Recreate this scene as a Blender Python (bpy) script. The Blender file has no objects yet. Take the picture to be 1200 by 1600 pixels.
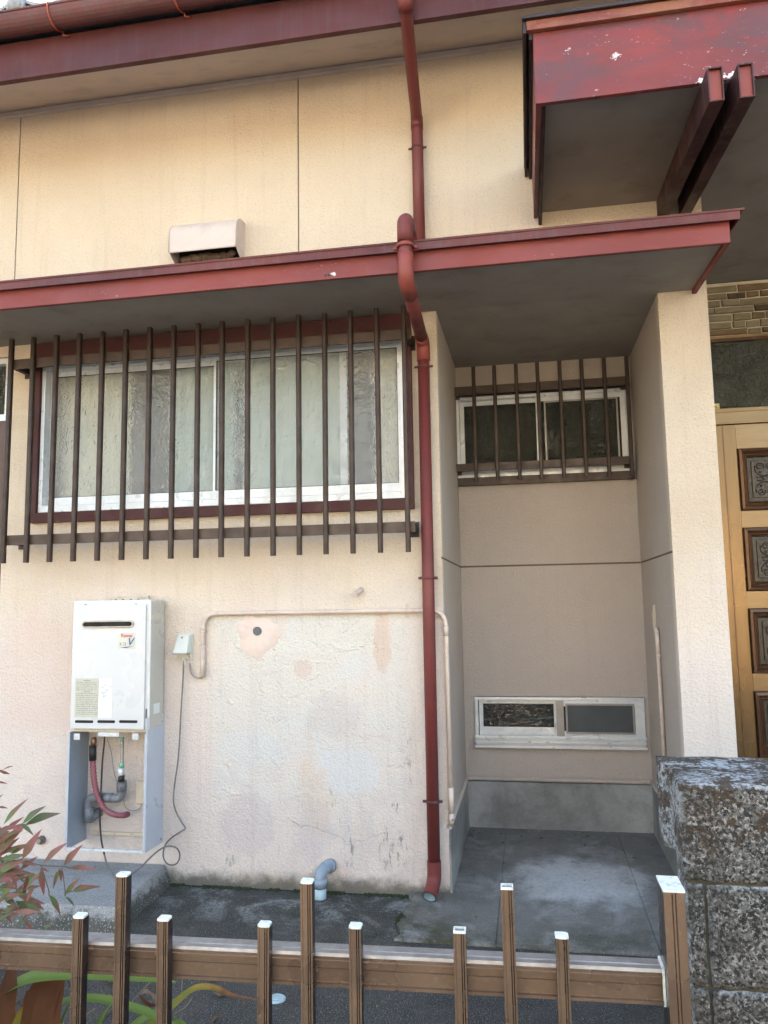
import bpy, bmesh, math, random
from mathutils import Vector, Matrix
random.seed(7)
S = bpy.context.scene
COL = S.collection
R = math.radians

# ------------------------------------------------------------------ camera
YAW, PIT, ROL, FPX = 0.17899351, 0.11560549, -0.01642094, 1232.7     # photo 1200 x 1600
CAM = Vector((0.0, -3.6, 1.28))
_f = Vector((-math.sin(YAW)*math.cos(PIT), math.cos(YAW)*math.cos(PIT), math.sin(PIT)))
_r0 = Vector((math.cos(YAW), math.sin(YAW), 0)); _u0 = _r0.cross(_f)
_r = math.cos(ROL)*_r0 + math.sin(ROL)*_u0; _u = -math.sin(ROL)*_r0 + math.cos(ROL)*_u0
cd = bpy.data.cameras.new('camera'); cam = bpy.data.objects.new('camera', cd); COL.objects.link(cam)
cam.matrix_world = Matrix(((_r.x, _u.x, -_f.x, CAM.x), (_r.y, _u.y, -_f.y, CAM.y), (_r.z, _u.z, -_f.z, CAM.z), (0, 0, 0, 1)))
cd.sensor_fit = 'VERTICAL'; cd.sensor_height = 32.0; cd.lens = FPX/1600*32.0
cd.clip_start = 0.05; cd.clip_end = 600
S.camera = cam
# ------------------------------------------------------------------ light
SUN_EL, SUN_AZ = 32.0, -14.0          # the sun stands behind the house (+Y), facade in open shade
w = bpy.data.worlds.new('World'); S.world = w; w.use_nodes = True
nt = w.node_tree; nt.nodes.clear()
sky = nt.nodes.new('ShaderNodeTexSky'); sky.sky_type = 'NISHITA'; sky.sun_disc = False
sky.sun_elevation = R(SUN_EL); sky.sun_rotation = R(SUN_AZ)
sky.air_density = 1.0; sky.dust_density = 5.0; sky.ozone_density = 0.3
bg = nt.nodes.new('ShaderNodeBackground'); bg.inputs['Strength'].default_value = 0.15
out = nt.nodes.new('ShaderNodeOutputWorld')
wb = nt.nodes.new('ShaderNodeMix'); wb.data_type = 'RGBA'; wb.blend_type = 'MULTIPLY'; wb.inputs[0].default_value = 1.0
wb.inputs[7].default_value = (1.06, 0.99, 0.87, 1)      # camera white balance for open shade
nt.links.new(sky.outputs[0], wb.inputs[6]); nt.links.new(wb.outputs[2], bg.inputs[0]); nt.links.new(bg.outputs[0], out.inputs[0])
sl = bpy.data.lights.new('sun', 'SUN'); sl.energy = 4.0; sl.angle = R(0.6); sl.color = (1.0, 0.93, 0.82)
sun = bpy.data.objects.new('sun', sl); COL.objects.link(sun)
sd = Vector((math.sin(R(SUN_AZ))*math.cos(R(SUN_EL)), math.cos(R(SUN_AZ))*math.cos(R(SUN_EL)), math.sin(R(SUN_EL))))
sun.rotation_euler = sd.to_track_quat('Z', 'Y').to_euler(); sun.location = (0, 8, 12)
S.view_settings.view_transform = 'Standard'; S.view_settings.look = 'None'
S.view_settings.exposure = 3.12; S.view_settings.gamma = 1.0; S.view_settings.use_curve_mapping = False
S.cycles.use_denoising = True
S.cycles.max_bounces = 10; S.cycles.diffuse_bounces = 6; S.cycles.transmission_bounces = 8

def at(px, py, Y):
    "photo pixel -> point on the vertical plane y = Y"
    d = _f*FPX + _r*(px-600) - _u*(py-800)
    return CAM + d*((Y-CAM.y)/d.y)
def atx(px, py, X):
    d = _f*FPX + _r*(px-600) - _u*(py-800)
    return CAM + d*((X-CAM.x)/d.x)
def atz(px, py, Z):
    d = _f*FPX + _r*(px-600) - _u*(py-800)
    return CAM + d*((Z-CAM.z)/d.z)

# ------------------------------------------------------------------ materials
class NT:
    def __init__(s, name):
        s.m = bpy.data.materials.new(name); s.m.use_nodes = True
        s.t = s.m.node_tree; s.t.nodes.clear()
        s.out = s.t.nodes.new('ShaderNodeOutputMaterial')
        s.b = s.t.nodes.new('ShaderNodeBsdfPrincipled')
        s.t.links.new(s.b.outputs[0], s.out.inputs[0])
        s.co = None
    def n(s, typ, **kw):
        o = s.t.nodes.new(typ)
        for k, v in kw.items(): setattr(o, k, v)
        return o
    def put(s, sock, v):
        if isinstance(v, bpy.types.NodeSocket): s.t.links.new(v, sock)
        elif isinstance(v, (tuple, list)):
            sock.default_value = tuple(v)+(1,) if len(v) == 3 and len(sock.default_value) == 4 else v
        else: sock.default_value = v
    def pos(s):
        if s.co is None: s.co = s.n('ShaderNodeNewGeometry').outputs['Position']
        return s.co
    def obj(s):
        return s.n('ShaderNodeTexCoord').outputs['Object']
    def scale(s, co, v):
        o = s.n('ShaderNodeVectorMath', operation='MULTIPLY'); s.put(o.inputs[0], co); o.inputs[1].default_value = v; return o.outputs[0]
    def noise(s, sc, det=3, rough=.5, co=None, dist=0.0, st=None):
        co = co or s.pos()
        if st: co = s.scale(co, st)
        o = s.n('ShaderNodeTexNoise'); s.put(o.inputs['Vector'], co)
        o.inputs['Scale'].default_value = sc; o.inputs['Detail'].default_value = det
        o.inputs['Roughness'].default_value = rough; o.inputs['Distortion'].default_value = dist
        return o.outputs['Fac']
    def vor(s, sc, feature='F1', co=None, out='Distance', rnd=1.0):
        o = s.n('ShaderNodeTexVoronoi', feature=feature); s.put(o.inputs['Vector'], co or s.pos()); o.inputs['Scale'].default_value = sc
        if 'Randomness' in o.inputs: o.inputs['Randomness'].default_value = rnd
        return o.outputs[out]
    def math(s, op, a, b=0.0, c=None, clamp=False):
        o = s.n('ShaderNodeMath', operation=op, use_clamp=clamp); s.put(o.inputs[0], a); s.put(o.inputs[1], b)
        if c is not None: s.put(o.inputs[2], c)
        return o.outputs[0]
    def ramp(s, v, lo, hi, a=0.0, b=1.0):
        o = s.n('ShaderNodeMapRange', interpolation_type='SMOOTHSTEP'); s.put(o.inputs[0], v)
        o.inputs[1].default_value = lo; o.inputs[2].default_value = hi; o.inputs[3].default_value = a; o.inputs[4].default_value = b
        return o.outputs[0]
    def mix(s, f, a, b, mode='MIX'):
        o = s.n('ShaderNodeMix', data_type='RGBA', blend_type=mode); s.put(o.inputs[0], f); s.put(o.inputs[6], a); s.put(o.inputs[7], b)
        return o.outputs[2]
    def xyz(s, co=None):
        o = s.n('ShaderNodeSeparateXYZ'); s.put(o.inputs[0], co or s.pos()); return o.outputs
    def mul(s, *a):
        v = a[0]
        for b in a[1:]: v = s.math('MULTIPLY', v, b)
        return v
    def bump(s, h, strength, dist=0.01):
        o = s.n('ShaderNodeBump'); s.put(o.inputs['Height'], h); o.inputs['Strength'].default_value = strength; o.inputs['Distance'].default_value = dist
        s.t.links.new(o.outputs[0], s.b.inputs['Normal']); return o
    def fin(s, col, rough=.7, metal=0.0, **kw):
        s.put(s.b.inputs['Base Color'], col); s.put(s.b.inputs['Roughness'], rough); s.put(s.b.inputs['Metallic'], metal)
        for k, v in kw.items(): s.put(s.b.inputs[k.replace('_', ' ')], v)
        return s.m

def paint(name, a, b=None, rough=.5, metal=0.0, sc=6, bsc=60, bst=.12, bd=.003, dirt=None, dsc=14, damt=.5, local=False, stretch=None, **kw):
    n = NT(name)
    co = n.obj() if local else n.pos()
    b = b or tuple(x*.8 for x in a)
    c = n.mix(n.ramp(n.noise(sc, 4, .6, co, st=stretch), .3, .7), a, b)
    if dirt:
        c = n.mix(n.math('MULTIPLY', n.ramp(n.noise(dsc, 6, .7, co, st=stretch), .5, .72), damt), c, dirt)
    r = n.ramp(n.noise(sc*2.3, 3, .5, co), .3, .7, max(rough-.1, .03), min(rough+.12, 1))
    n.bump(n.noise(bsc, 4, .6, co), bst, bd)
    return n.fin(c, r, metal, **kw)

def make_stucco():
    n = NT('sprayed_stucco')
    X, Yc, Z = n.xyz()
    c = n.mix(n.ramp(n.noise(1.6, 4, .55), .35, .65), (.69, .595, .47), (.62, .52, .40))
    # upper wall tinted ochre above the awning: warm bounce light put into the colour
    c = n.mix(n.mul(n.ramp(Z, 2.6, 3.2), .5), c, (.69, .57, .41))
    front = n.mul(n.ramp(Yc, .03, .01), n.ramp(X, -.385, -.40))
    low = n.mul(n.ramp(n.math('ADD', Z, n.mul(n.noise(2.2, 4, .6), .9)), 2.1, 1.35), 1.0)
    c = n.mix(n.mul(low, .85), c, (.69, .62, .575))
    # repaired field under the conduit: pale, bluish efflorescence
    field = n.mul(n.ramp(X, -1.56, -1.44), n.ramp(X, -.50, -.60), n.ramp(Z, 1.25, 1.21), n.ramp(Z, .2, .5), front)
    fn = n.noise(3.2, 5, .6, dist=.6)
    c = n.mix(n.mul(field, n.ramp(fn, .3, .55), .75), c, (.66, .64, .585))
    c = n.mix(n.mul(field, n.ramp(n.noise(4.0, 4, .6, dist=1.0), .52, .66), .4), c, (.64, .655, .66))
    # ochre stains
    c = n.mix(n.mul(n.ramp(n.noise(2.7, 5, .6, st=(1, 1, .6)), .56, .72), .35, front), c, (.66, .47, .30))
    # mauve damp patches near the ground
    damp = n.mul(n.ramp(Z, .62, .38), n.ramp(n.noise(3.4, 6, .55, dist=1.3), .50, .56), front)
    c = n.mix(n.mul(damp, .22), c, (.50, .45, .47))
    for (px, py, rx, rz, colr, am, hard) in ((388, 1283, .125, .155, (.54, .485, .495), .42, .3), (492, 1300, .105, .15, (.56, .51, .52), .38, .35), (597, 1000, .045, .17, (.64, .49, .40), .7, .5), (472, 1045, .05, .05, (.63, .50, .44), .6, .5),
            (545, 1205, .17, .13, (.62, .65, .67), .55, 1.0), (400, 1170, .22, .10, (.62, .635, .62), .6, 1.0), (500, 1010, .28, .05, (.67, .66, .60), .7, .8), (520, 1120, .16, .12, (.56, .50, .46), .4, 1.0), (60, 1060, .30, .40, (.66, .52, .46), .45, 1.0), (300, 1200, .14, .3, (.68, .60, .56), .6, 1.0),
            (418, 1375, .20, .035, (.62, .49, .39), .5, .9)):
        q = at(px, py, 0)
        dx = n.math('SUBTRACT', X, q.x); dz = n.math('SUBTRACT', Z, q.z)
        d = n.math('SQRT', n.math('ADD', n.mul(dx, dx, 1/rx/rx), n.mul(dz, dz, 1/rz/rz)))
        d = n.math('ADD', d, n.mul(n.math('SUBTRACT', n.noise(8, 8, .75, dist=.3), .5), 1.7))
        c = n.mix(n.mul(n.ramp(d, 1.0, 1.0-.35*hard-.08), am, front), c, colr)
    c = n.mix(n.mul(n.ramp(Yc, .02, .10), .8), c, n.mix(n.noise(14, 5, .65), (.40, .345, .30), (.46, .41, .365)))  # stucco behind the front plane painted greyer and darker to carry the recess shade
    # thin dark runs
    for (px, py, rx, rz, colr) in ((605, 1322, .05, .14, (.06, .06, .055)), (628, 1330, .04, .12, (.07, .07, .06)), (546, 1326, .035, .13, (.16, .21, .22)), (514, 1245, .06, .07, (.14, .12, .13)), (618, 1262, .03, .05, (.05, .05, .05)), (640, 1180, .03, .22, (.30, .22, .20)), (360, 1335, .04, .10, (.22, .26, .28))):
        q = at(px, py, 0)
        dx = n.math('SUBTRACT', X, q.x); dz = n.math('SUBTRACT', Z, q.z)
        d = n.math('SQRT', n.math('ADD', n.mul(dx, dx, 1/rx/rx), n.mul(dz, dz, 1/rz/rz)))
        g_ = n.mul(n.ramp(d, 1.0, .25), n.ramp(n.noise(24, 8, .8, st=(2.2, 1, .55), dist=.3), .52, .60), front)
        c = n.mix(n.mul(g_, .85), c, colr)
    runs = n.mul(n.ramp(n.noise(9, 6, .75, st=(4, 1, .5)), .62, .72), n.ramp(Z, .66, .35), n.ramp(X, -1.3, -.8), front)
    c = n.mix(n.mul(runs, .8), c, (.13, .13, .12))
    # grime at the foot
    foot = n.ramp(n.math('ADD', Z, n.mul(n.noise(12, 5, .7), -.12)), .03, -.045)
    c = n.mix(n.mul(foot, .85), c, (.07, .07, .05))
    # vertical weather streaks
    c = n.mix(n.mul(n.ramp(n.noise(7, 5, .7, st=(2.5, 1, .12)), .5, .75), .22), c, (.40, .33, .27))
    # pitted specks
    sp = n.ramp(n.noise(125, 4, .7), .55, .66)
    c = n.mix(n.mul(sp, .48), c, (.30, .24, .18))
    # hairline cracks in the repaired field
    wco = n.n('ShaderNodeVectorMath', operation='ADD'); n.put(wco.inputs[0], n.pos())
    nz = n.n('ShaderNodeTexNoise'); nz.inputs['Scale'].default_value = 5; nz.inputs['Detail'].default_value = 6; n.put(nz.inputs['Vector'], n.pos())
    sc = n.n('ShaderNodeVectorMath', operation='SCALE'); n.put(sc.inputs[0], nz.outputs['Color']); sc.inputs['Scale'].default_value = .22
    n.put(wco.inputs[1], sc.outputs[0])
    e = n.vor(1.9, 'DISTANCE_TO_EDGE', wco.outputs[0])
    cr = n.mul(n.ramp(e, .007, .001), front, n.ramp(n.noise(2.6, 3), .53, .60), n.ramp(Z, .85, .6))
    c = n.mix(n.mul(cr, .22), c, (.36, .31, .28))
    h = n.math('ADD', n.noise(95, 4, .7), n.mul(n.noise(45, 4, .6), .7))
    h = n.math('ADD', h, n.mul(cr, -.5))
    h = n.math('ADD', h, n.mul(field, n.ramp(n.noise(3.4, 6, .62, dist=.3), .52, .535), .35))
    n.bump(h, .85, .0105)
    return n.fin(c, .9)
STUCCO = make_stucco()

def make_red(name, a, b, chips=.0, rough=.42, streak=0.0, c3=None, spots=()):
    n = NT(name)
    X, Yc, Z = n.xyz()
    c = n.mix(n.ramp(n.noise(3.2, 5, .6, st=(.5, 1, 1.6)), .3, .7), a, b)
    if c3: c = n.mix(n.mul(n.ramp(n.noise(5.5, 6, .7, st=(.45, 1, 1.3), dist=.7), .42, .60), .85), c, c3)
    c = n.mix(n.mul(n.ramp(n.noise(38, 4, .7), .6, .75), .35), c, (.08, .035, .035))
    if streak: c = n.mix(n.mul(n.ramp(n.noise(9, 6, .75, st=(3.5, 3.5, .25)), .48, .7), streak), c, (.105, .085, .08))
    if chips:
        ch = n.mul(n.ramp(n.noise(26, 6, .75, st=(.7, 1, 1)), .66, .69), n.ramp(n.noise(3.0, 3, .5), 1-chips-.03, 1-chips+.03))
        c = n.mix(ch, c, (.62, .58, .56))
        fs = n.mul(n.ramp(n.noise(95, 5, .75, st=(.5, 1, 1.2)), .635, .66), n.ramp(n.noise(4.5, 4, .6, st=(.5, 1, 1.8)), .50, .62), min(1.0, chips*1.6))
        c = n.mix(fs, c, (.50, .45, .44))
    for (sx, sz, sr, colr) in spots:
        dx = n.math('SUBTRACT', X, sx); dz = n.math('SUBTRACT', Z, sz)
        d = n.math('ADD', n.mul(dx, dx, .35/sr/sr), n.mul(dz, dz, 1/sr/sr))
        d = n.math('ADD', d, n.mul(n.math('SUBTRACT', n.noise(55, 5, .7), .5), 5.0))
        c = n.mix(n.ramp(d, .3, .0), c, colr)
    n.bump(n.math('ADD', n.noise(50, 4, .6), n.mul(n.noise(6, 3, .5), .8)), .18, .004)
    return n.fin(c, n.ramp(n.noise(7, 4), .3, .7, rough-.06, rough+.2), Specular_IOR_Level=.32)
RED = make_red('dark_red_gloss_paint', (.225, .050, .042), (.175, .041, .037), .30, .46,
               spots=[(at(520, 428, -.604).x, at(520, 428, -.604).z, .012, (.6, .56, .55)), (at(512, 430, -.604).x, at(512, 431, -.604).z, .014, (.02, .015, .015))])
RED_OLD = make_red('blotchy_weathered_red_paint', (.225, .042, .036), (.155, .038, .038), .55, .38, c3=(.115, .050, .055),
                   spots=[(at(1098, 124, -.95).x, at(1098, 127, -.95).z, .020, (.74, .72, .72)), (at(1140, 118, -.95).x, at(1140, 120, -.95).z, .024, (.74, .72, .72)), (at(960, 90, -.95).x, at(960, 88, -.95).z, .018, (.6, .55, .55)), (at(1178, 119, -.95).x, at(1178, 118, -.95).z, .008, (.7, .7, .7))])
RED_CAP = make_red('rust_streaked_red_flashing', (.15, .040, .038), (.085, .03, .034), .42, .5, .5)
RED_DARK = make_red('dull_maroon_fascia_paint', (.095, .026, .026), (.07, .022, .024), .0, .5, .15)
BEAMM = make_red('near_black_maroon_steel', (.065, .022, .021), (.040, .016, .017), .2, .5, .6)
RED_GUT = make_red('stained_maroon_gutter', (.15, .055, .052), (.11, .046, .046), .0, .5, .9)
RED_PIPE = make_red('maroon_downpipe_paint', (.165, .036, .032), (.135, .032, .029), .0, .42, .25)
RED_ELBOW = make_red('faded_orange_red_elbow', (.25, .06, .042), (.20, .046, .038), .0, .4, .08)
RED_FRAME = make_red('chipped_red_window_surround', (.070, .018, .017), (.055, .016, .015), .12, .5)
HOOK = paint('orange_red_gutter_hook', (.46, .10, .05), (.3, .07, .04))
BLACK_EDGE = paint('black_rusty_edge', (.03, .015, .014), (.018, .012, .014), .55)
GILT = make_red('worn_gold_red_cap', (.24, .060, .042), (.16, .042, .035), .30, .42, .3, c3=(.27, .11, .06))
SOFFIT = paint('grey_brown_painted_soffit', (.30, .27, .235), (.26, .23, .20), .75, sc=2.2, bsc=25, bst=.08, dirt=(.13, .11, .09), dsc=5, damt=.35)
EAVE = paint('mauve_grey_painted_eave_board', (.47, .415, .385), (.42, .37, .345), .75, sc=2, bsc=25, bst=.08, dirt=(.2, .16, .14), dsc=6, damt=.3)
TRIM = paint('pale_grey_trim', (.56, .50, .45), (.48, .42, .38), .8, sc=8)
BRONZE = paint('bronze_anodised_aluminium', (.048, .028, .020), (.036, .022, .016), .48, .3, sc=8, bsc=140, bst=.05, dirt=(.035, .024, .02), damt=.5)
BRONZE_RAIL = paint('chalky_bronze_rail', (.062, .038, .026), (.048, .031, .023), .5, .2, sc=10, bsc=90, bst=.08, dirt=(.09, .07, .055), dsc=40, damt=.35)
FENCE = paint('bronze_fence_aluminium', (.185, .130, .093), (.16, .113, .082), .30, .6, sc=3, bsc=120, bst=.05, dirt=(.30, .23, .17), dsc=110, damt=.3)
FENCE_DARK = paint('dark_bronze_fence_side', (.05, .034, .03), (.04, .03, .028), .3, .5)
ALU_TOP = paint('bare_grey_aluminium_top', (.30, .30, .30), (.22, .215, .21), .42, .5, sc=30, bsc=90, bst=.06)
CAPW = paint('sawn_white_end_cap', (.62, .67, .66), (.55, .60, .59), .5, sc=50, dirt=(.22, .23, .21), dsc=80, damt=.8)
ALU = paint('silver_aluminium_window_frame', (.66, .69, .71), (.58, .61, .63), .36, .25, sc=8, bsc=80, bst=.04, dirt=(.34, .33, .31), dsc=40, damt=.35)
ALU_DK = paint('grey_aluminium_screen_frame', (.30, .29, .28), (.24, .23, .22), .45, .4)
SEAL = paint('black_rubber_gasket', (.02, .02, .02), rough=.7)
CREAM_PIPE = paint('cream_painted_conduit', (.60, .51, .44), (.53, .44, .38), .5, sc=9, dirt=(.3, .24, .2), dsc=20, damt=.4)
CONC = None
def make_conc(name, a, b, white=0, moss=0, speck=0.0, rough=.8, foot=0):
    n = NT(name)
    X, Yc, Z = n.xyz()
    c = n.mix(n.ramp(n.noise(2.4, 6, .62, dist=.4), .3, .7), a, b)
    c = n.mix(n.mul(n.ramp(n.noise(9, 6, .7), .45, .75), .4), c, tuple(v*.5 for v in a))
    if white:
        dx = n.math('SUBTRACT', X, .17); dy = n.math('SUBTRACT', Yc, .22)
        d = n.math('ADD', n.mul(dx, dx, 5.2), n.mul(dy, dy, 4.2))
        d = n.math('ADD', d, n.mul(n.math('SUBTRACT', n.noise(6, 6, .7), .5), 1.5))
        c = n.mix(n.mul(n.ramp(d, .66, .05), .85, n.ramp(n.noise(60, 5, .7), .25, .6, .55, 1.0)), c, (.52, .53, .54))
        dry = n.mul(n.ramp(n.noise(5, 8, .75, dist=.5), .48, .66), .45)
        c = n.mix(dry, c, (.36, .37, .37))
    if moss:
        m = n.math('ADD', n.ramp(X, -.2, -.62), n.ramp(Yc, -.1, -.5))
        m = n.mul(m, n.ramp(n.noise(7, 6, .7), .38, .62), .75)
        c = n.mix(n.math('MINIMUM', m, .9), c, (.035, .042, .018))
    if foot: c = n.mix(n.mul(n.ramp(n.math('ADD', Z, n.mul(n.math('SUBTRACT', n.noise(14, 7, .75), .5), .16)), .070, .035), .85), c, (.028, .030, .020))
    if speck:
        c = n.mix(n.mul(n.ramp(n.noise(150, 2, .5), .58, .68), speck), c, (.5, .5, .5))
        c = n.mix(n.mul(n.ramp(n.noise(190, 2, .5), .56, .66), speck), c, (.03, .03, .03))
    n.bump(n.math('ADD', n.noise(90, 5, .7), n.mul(n.noise(8, 4), 1.5)), .35, .006)
    return n.fin(c, n.ramp(n.noise(5, 5), .35, .7, rough-.2, rough+.1))
CONC_APRON = make_conc('damp_grey_concrete_apron', (.135, .134, .126), (.19, .186, .172), 1, 1, .22, .72)
CONC_SKIRT = make_conc('stained_concrete_plinth', (.14, .145, .138), (.36, .36, .345), 0, 0, .15)
CONC_PAD = make_conc('rough_pale_concrete_pad', (.19, .198, .205), (.29, .30, .30), 0, 0, .6, foot=1)

def make_ground():
    n = NT('dark_mossy_ground')
    X, Yc, Z = n.xyz()
    c = n.mix(n.ramp(n.noise(2.2, 5, .6), .3, .7), (.026, .026, .024), (.042, .041, .036))
    c = n.mix(n.mul(n.ramp(n.noise(5.5, 9, .8, dist=.6), .48, .58), n.ramp(Yc, -.75, -.3), .9), c, (.018, .020, .011))
    pale = n.mul(n.ramp(n.noise(4.2, 9, .80, dist=.7), .48, .60), n.ramp(Yc, -.62, -.1), n.ramp(X, -1.9, -1.4))
    c = n.mix(n.mul(pale, .85, n.ramp(n.noise(75, 6, .75), .36, .58)), c, (.30, .305, .30))
    c = n.mix(n.mul(n.ramp(n.noise(6, 5, .7), .58, .68), n.ramp(Yc, -.2, -.6), .5), c, (.03, .042, .014))
    c = n.mix(n.mul(n.ramp(n.noise(260, 2, .5), .60, .66), .75), c, (.36, .38, .40))
    c = n.mix(n.mul(n.ramp(n.noise(120, 3, .6), .60, .68), .35), c, (.012, .012, .012))
    # far yard and street are pale dry concrete
    c = n.mix(n.ramp(Yc, -4.2, -5.0), c, n.mix(n.noise(1.2, 5), (.085, .08, .072), (.12, .11, .10)))
    n.bump(n.math('ADD', n.noise(150, 4, .7), n.mul(n.noise(22, 5, .7), 1.6)), .6, .012)
    return n.fin(c, n.ramp(n.noise(4, 4), .3, .7, .55, .95))
GROUND = make_ground()

def make_block():
    n = NT('pebbly_lichen_block')
    X, Yc, Z = n.xyz()
    v = n.noise(118, 6, .62, dist=.1)
    c = n.mix(n.ramp(v, .42, .58), (.030, .030, .028), (.205, .198, .182))
    c = n.mix(n.mul(n.ramp(n.noise(135, 5, .6, dist=.1), .54, .60), .9), c, (.46, .45, .43))
    nrm = n.n('ShaderNodeNewGeometry').outputs['Normal']; nx, ny, nz = n.xyz(nrm)
    # pale lichen sits on top and on the left end
    up = n.math('MAXIMUM', n.ramp(nz, .4, .9), n.mul(n.ramp(nx, -.4, -.9), .8))
    c = n.mix(n.mul(up, n.ramp(n.noise(85, 6, .75), .43, .54), .9), c, (.60, .67, .74))
    # brown-black moss sheets
    mo = n.mul(n.ramp(n.math('ADD', n.noise(11, 6, .72, dist=.3), n.mul(n.math('SUBTRACT', n.noise(80, 3, .6), .5), .35)), .47, .53), n.ramp(Z, .72, .80))
    c = n.mix(n.mul(mo, .9), c, n.mix(n.noise(130, 3), (.040, .026, .014), (.10, .062, .03)))
    c = n.mix(n.mul(n.ramp(n.noise(8, 7, .75), .46, .60), .62), c, (.042, .038, .026))
    n.bump(n.math('ADD', n.mul(v, 1.2), n.mul(n.noise(150, 3, .6), .7)), 1.0, .018)
    return n.fin(c, .92)
BLOCK = make_block()
MORTAR_DK = paint('dark_recessed_mortar', (.038, .036, .028), (.062, .056, .038), .95, sc=30, bsc=120, bst=.6, dirt=(.13, .11, .06), damt=.5)

def make_glass(name, tint, rough, sc, bst, dist=.01, tr=1.0):
    n = NT(name)
    h = n.math('ADD', n.noise(sc, 3, .5, dist=2.2, st=(1, 1, .8)), n.mul(n.noise(sc*3, 2, .5), .25))
    n.bump(h, bst, dist)
    return n.fin(tint, rough, 0, Transmission_Weight=tr, IOR=1.5)
GLASS_PAT = make_glass('patterned_obscure_glass', (.95, .985, .96), .07, 19, .55, .018, .88)
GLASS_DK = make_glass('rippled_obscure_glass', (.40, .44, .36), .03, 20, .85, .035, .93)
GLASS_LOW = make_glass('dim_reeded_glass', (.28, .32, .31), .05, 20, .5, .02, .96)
SCREEN = paint('grey_insect_screen', (.075, .082, .085), (.06, .066, .07), .8, sc=3, bsc=500, bst=.3, bd=.001)
CURTAIN = paint('cream_curtain', (.80, .78, .66), (.72, .70, .58), .9, sc=3, stretch=(6, 1, .5))
CURTAIN2 = paint('pale_green_grey_blind', (.55, .66, .64), (.48, .60, .58), .9, sc=3)
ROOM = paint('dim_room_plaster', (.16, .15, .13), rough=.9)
WHITE = paint('white_enamel_casing', (.55, .57, .58), (.53, .55, .56), .3, sc=3, bsc=20, bst=.03, dirt=(.5, .48, .44), dsc=30, damt=.12)
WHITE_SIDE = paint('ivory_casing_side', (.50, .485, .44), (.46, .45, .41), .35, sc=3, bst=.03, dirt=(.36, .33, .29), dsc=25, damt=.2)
CAB_OUT = paint('pale_blue_white_sheet_metal', (.46, .50, .57), (.42, .46, .53), .35, sc=4, bst=.04, dirt=(.42, .42, .42), dsc=30, damt=.4)
CAB_IN = paint('blue_grey_sheet_metal', (.30, .35, .41), (.24, .29, .35), .4, .2, sc=3, bst=.04)
STEEL = paint('dull_galvanised_steel', (.42, .40, .36), (.30, .28, .25), .42, .8, sc=25)
PVC = paint('grey_pvc', (.175, .185, .20), (.15, .16, .175), .38, sc=12, dirt=(.1, .09, .08), damt=.5)
PVC_BLUE = paint('blue_grey_pvc_elbow', (.235, .30, .36), (.21, .27, .335), .2, sc=12)
PVC_PALE = paint('pale_blue_pipe_end', (.38, .52, .58), (.32, .45, .52), .4, sc=18, dirt=(.2, .22, .2), damt=.6)
PINK = paint('faded_pink_hose', (.25, .07, .09), (.20, .065, .08), .5, sc=9, dirt=(.24, .16, .15), damt=.4)
BLACK = paint('black_rubber', (.018, .018, .02), rough=.5)
GREENV = paint('green_valve_plastic', (.20, .48, .36), rough=.5)
BRASS = paint('aged_brass', (.30, .18, .11), (.2, .11, .08), .4, .8, sc=30)
BEIGE_BOX = paint('beige_plastic_box', (.56, .50, .39), (.5, .44, .35), .5)
CORD = paint('grey_weathered_cable', (.10, .095, .10), (.18, .17, .17), .6, sc=25)
CORD_LT = paint('beige_grey_cable', (.34, .29, .26), rough=.6)
BOXG = paint('grey_green_plastic_cover', (.56, .60, .56), (.5, .54, .51), .45, sc=8)
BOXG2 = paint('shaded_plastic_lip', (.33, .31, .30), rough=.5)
STICK = paint('yellowed_rating_label', (.50, .50, .41), (.45, .45, .37), .5, sc=60)
STICKW = paint('white_sticker', (.78, .84, .86), rough=.4)
PRINT = paint('grey_print', (.28, .30, .29), rough=.6)
PRINT_LT = paint('smudged_grey_print', (.48, .54, .58), rough=.6)
PRINT_RED = paint('crimson_print', (.50, .03, .07), rough=.5)
PRINT_BLUE = paint('blue_print', (.03, .11, .26), rough=.5)
SLOT = paint('black_opening', (.008, .008, .009), rough=.8)
HOODM = paint('beige_painted_hood', (.60, .50, .43), (.54, .45, .39), .5, sc=6, dirt=(.35, .3, .27), dsc=11, damt=.4)
NEST = paint('dusty_nest_straw', (.14, .095, .065), (.09, .06, .04), .95, bsc=90, bst=.9, bd=.01)
PLASTER = paint('smeared_cream_plaster', (.66, .56, .49), (.60, .49, .43), .8, sc=9, bsc=25, bst=.35, bd=.008)
PLUG = paint('slate_grey_plug', (.10, .115, .125), rough=.6)
TILE = paint('silver_grey_roof_tile', (.30, .31, .32), (.20, .21, .22), .55, sc=18, bsc=60, bst=.25, dirt=(.42, .42, .38), dsc=30, damt=.7)
def make_wood(name, a, b, rough=.3, metal=0.0, ax=(1, 1, .12)):
    n = NT(name)
    v = n.noise(14, 6, .62, dist=.8, st=ax)
    c = n.mix(n.ramp(v, .3, .7), a, b)
    c = n.mix(n.mul(n.ramp(n.noise(60, 4, .7, st=ax), .55, .7), .25), c, tuple(x*.5 for x in b))
    n.bump(v, .08, .003)
    return n.fin(c, n.ramp(n.noise(2.5, 2), .2, .8, rough-.04, rough+.08), metal)
GOLD = make_wood('golden_anodised_door_metal', (.175, .112, .055), (.145, .092, .046), .27, .8)
GOLD_H = make_wood('golden_anodised_rail_metal', (.21, .142, .075), (.175, .118, .062), .28, .75, (.12, 1, 1))
GOLD_DK = make_wood('brown_anodised_moulding', (.14, .075, .042), (.105, .055, .032), .3, .5)
CAST = paint('dark_cast_ornament', (.055, .046, .036), (.04, .034, .028), .38, .55, sc=20, bsc=160, bst=.2)
DOORBROWN = make_wood('brown_door_board', (.10, .055, .04), (.07, .04, .03), .5)
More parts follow.
